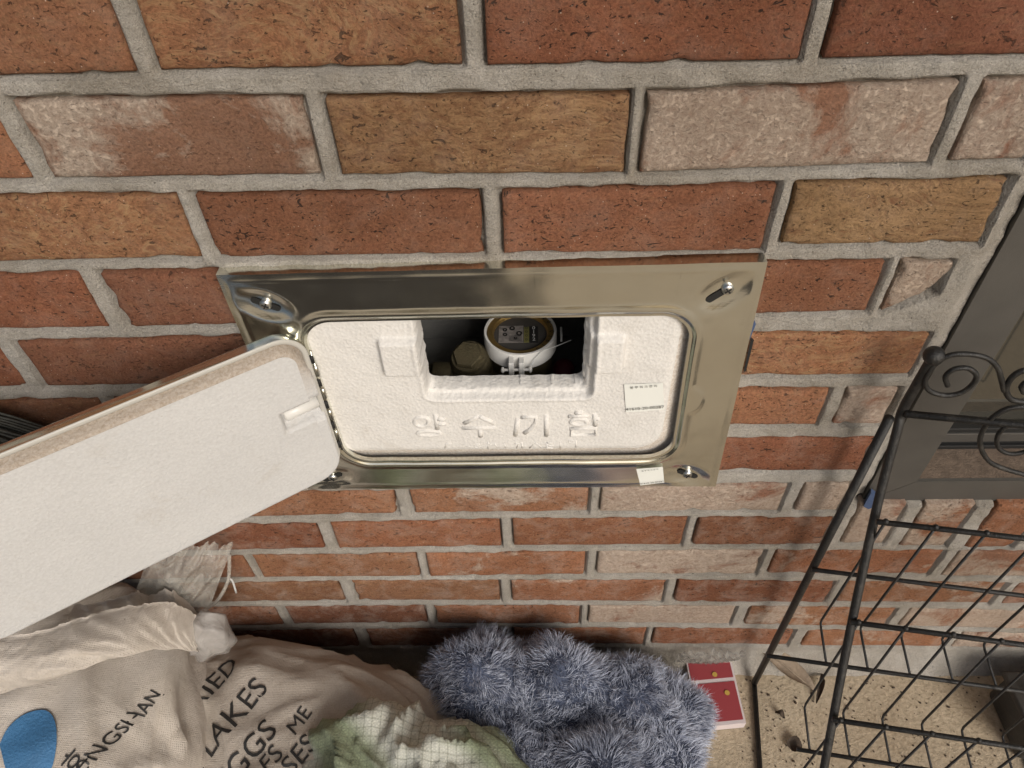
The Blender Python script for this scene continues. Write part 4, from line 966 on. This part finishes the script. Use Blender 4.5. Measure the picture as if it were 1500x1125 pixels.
# ------------------------------------------------------------------ small things on the floor
def fp_(px, py, z=0.0): p = PL(px, py, 2, z); return Vector((p[0], p[1], z))
hc = .018
cA, cB, cC = fp_(1070, 962, hc), fp_(1093, 1059, hc), fp_(1005, 968, hc); cDd = cC + (cB - cA)
cd_e = empty('red_packet', tuple((cA + cB) / 2 - Vector((0, 0, hc))), 'flat red carton with white borders lying by the fluffy throw', 'carton')
cv = [cDd, cB, cA, cC]; cvb = [Vector((p.x, p.y, .001)) for p in cv]
kid('carton', (cv + cvb, [(0, 1, 2, 3), (0, 4, 5, 1), (1, 5, 6, 2), (2, 6, 7, 3), (3, 7, 4, 0)]), M['cardwhite'], False, p=cd_e)
def lerp4(a, b): return cDd.lerp(cB, a).lerp(cC.lerp(cA, a), b) + Vector((0, 0, .0008))
kid('red_panel', ([lerp4(.03, .05), lerp4(.955, .05), lerp4(.955, .62), lerp4(.03, .62)], [(0, 1, 2, 3)]), M['redcard'], False, p=cd_e, fixn=False)
kid('red_panel', ([lerp4(.03, .68), lerp4(.955, .68), lerp4(.955, .95), lerp4(.03, .95)], [(0, 1, 2, 3)]), M['redcard'], False, p=cd_e, fixn=False)
for a, b in ((.74, .45), (.56, .74)): 
    vf = lathe([(.0001, .0012), (.0035, .0012)], 14, cap=False); c = lerp4(a, b); kid('gold_mark', ([Vector(p) + c for p in vf[0]], vf[1]), M['gold'], False, p=cd_e)
# clear wrap against the wall foot
vf = sheet(quad_sheet(fp_(985, 965, .022), fp_(1078, 962, .022), (fp_(1075, 962).x, -.012, .065), (fp_(985, 962).x, -.012, .068), .006, 9, 14, .0, .008), 50, 22)
wr = obj('clear_wrap', vf, M['wrap']); tag(wr, 'glossy clear plastic wrapping along the foot of the wall', 'wrapping')
# long dry leaf
def leaf(p0, p1, wdt, seed, m, curl=.01, nl=18):
    p0, p1 = Vector(p0), Vector(p1); d = (p1 - p0); s = d.cross(Vector((0, 0, 1))).normalized(); v = []; f = []
    for i in range(nl + 1):
        t = i / nl; hw = wdt * math.sin(math.pi * min(1, t * .93 + .05)) ** .8
        for k in range(-3, 4):
            b = k / 3; p = p0 + d * t + s * hw * b; p.z += curl * (b * b) * math.sin(math.pi * t) * 1.2 + .35 * curl * math.sin(t * 7 + seed) + .0015 * noise.noise(p * 200) + (.0012 if k == 0 else 0); v.append(p)
    for i in range(nl):
        for k in range(6): f.append((i * 7 + k, i * 7 + k + 1, i * 7 + k + 8, i * 7 + k + 7))
    return v, f
lf = obj('dry_leaf', leaf(fp_(1112, 950, .03), fp_(1192, 1010, .012), .014, 1, M['leaf'], .012), M['leaf']); tag(lf, 'long curled dry brown leaf below the rack by the wall', 'leaf', 'dry leaves')
q = obj('vein', tube([fp_(1114, 951, .033), fp_(1150, 975, .026), fp_(1196, 1014, .013)], .0008, 6), M['leaf']); q.parent = lf
for px, py, qx, qy, wd, lab in [(1152, 1090, 1175, 1093, .010, 'small torn dark leaf lying between the rack legs'), (1136, 1042, 1150, 1052, .004, 'thin dark leaf sliver left of the wire ends'), (1090, 945, 1118, 950, .010, 'crumpled dark leaf at the foot of the wall above the carton'), (1205, 985, 1196, 1030, .004, 'narrow dry leaf stalk hanging below the long leaf')]:
    l2 = obj('leaf_scrap', leaf(fp_(px, py, .004), fp_(qx, qy, .005), wd, px, M['debris'], .006, 10), M['debris']); tag(l2, lab, 'leaf', 'dry leaves')
# loose crumbs
cv_, cf_ = [], []
for k in range(300):
    px, py = random.uniform(1085, 1500), random.uniform(975, 1125); p = fp_(px, py); r = random.uniform(.0004, .0013) * (1.6 if random.random() < .1 else 1)
    b0 = len(cv_); e = ellipsoid((p.x, p.y, r * .5), (r * random.uniform(.6, 1.6), r * random.uniform(.6, 1.4), r * .8), 6, 4); cv_ += e[0]; cf_ += [tuple(i + b0 for i in t) for t in e[1]]
cr = obj('soil_crumbs', (cv_, cf_), M['debris']); tag(cr, 'dark soil crumbs scattered on the tan floor', 'soil', kind='stuff')
# dark pot edge at the right, low
bx = obj('dark_tray', merge(box(.615, .86, -.13, -.045, .001, .060, .006), box(.611, .864, -.134, -.041, .056, .066, .003)), mk_plain('dark grey tray', (.05, .047, .042), .6, grain=.001, gs=200, var=.3)); tag(bx, 'dark grey plastic tray under the rack at the right edge', 'tray')
# old broom behind the lid
bc = PL(8, 640, 1, -.03)
br = empty('broom', (bc[0] - .03, -.03, bc[2] - .12), 'dark stiff bristle broom leaning on the wall behind the open lid', 'broom')
bv, bf = [], []
for k in range(150):
    a = random.uniform(-1, 1); dep = random.uniform(-.018, .018)
    p0 = Vector((bc[0] - .075 + a * .010, -.035 + dep * .4, bc[2] + .045)); p1 = Vector((bc[0] - .02 + a * .022, -.035 + dep * .8, bc[2] + .012 + a * .022)); p2 = Vector((bc[0] + .045 + a * .030, -.035 + dep, bc[2] - .055 + a * .045 + random.uniform(-.012, .012)))
    t = tube(smooth_path([p0, p1, p2], 4), .0011, 5); b0 = len(bv); bv += t[0]; bf += [tuple(i + b0 for i in q) for q in t[1]]
q = kid('bristles', (bv, bf), M['bristle'], p=br); q['kind'] = 'stuff'
kid('handle', tube([Vector((bc[0] - .065, -.035, bc[2] + .04)), Vector((bc[0] - .36, -.035, bc[2] + .28))], .011, 14), mk_plain('grey handle', (.2, .18, .15), .5), p=br)
kid('ferrule', tube([Vector((bc[0] - .050, -.035, bc[2] + .027)), Vector((bc[0] - .095, -.035, bc[2] + .064))], .016, 16), M['blackiron'], p=br)
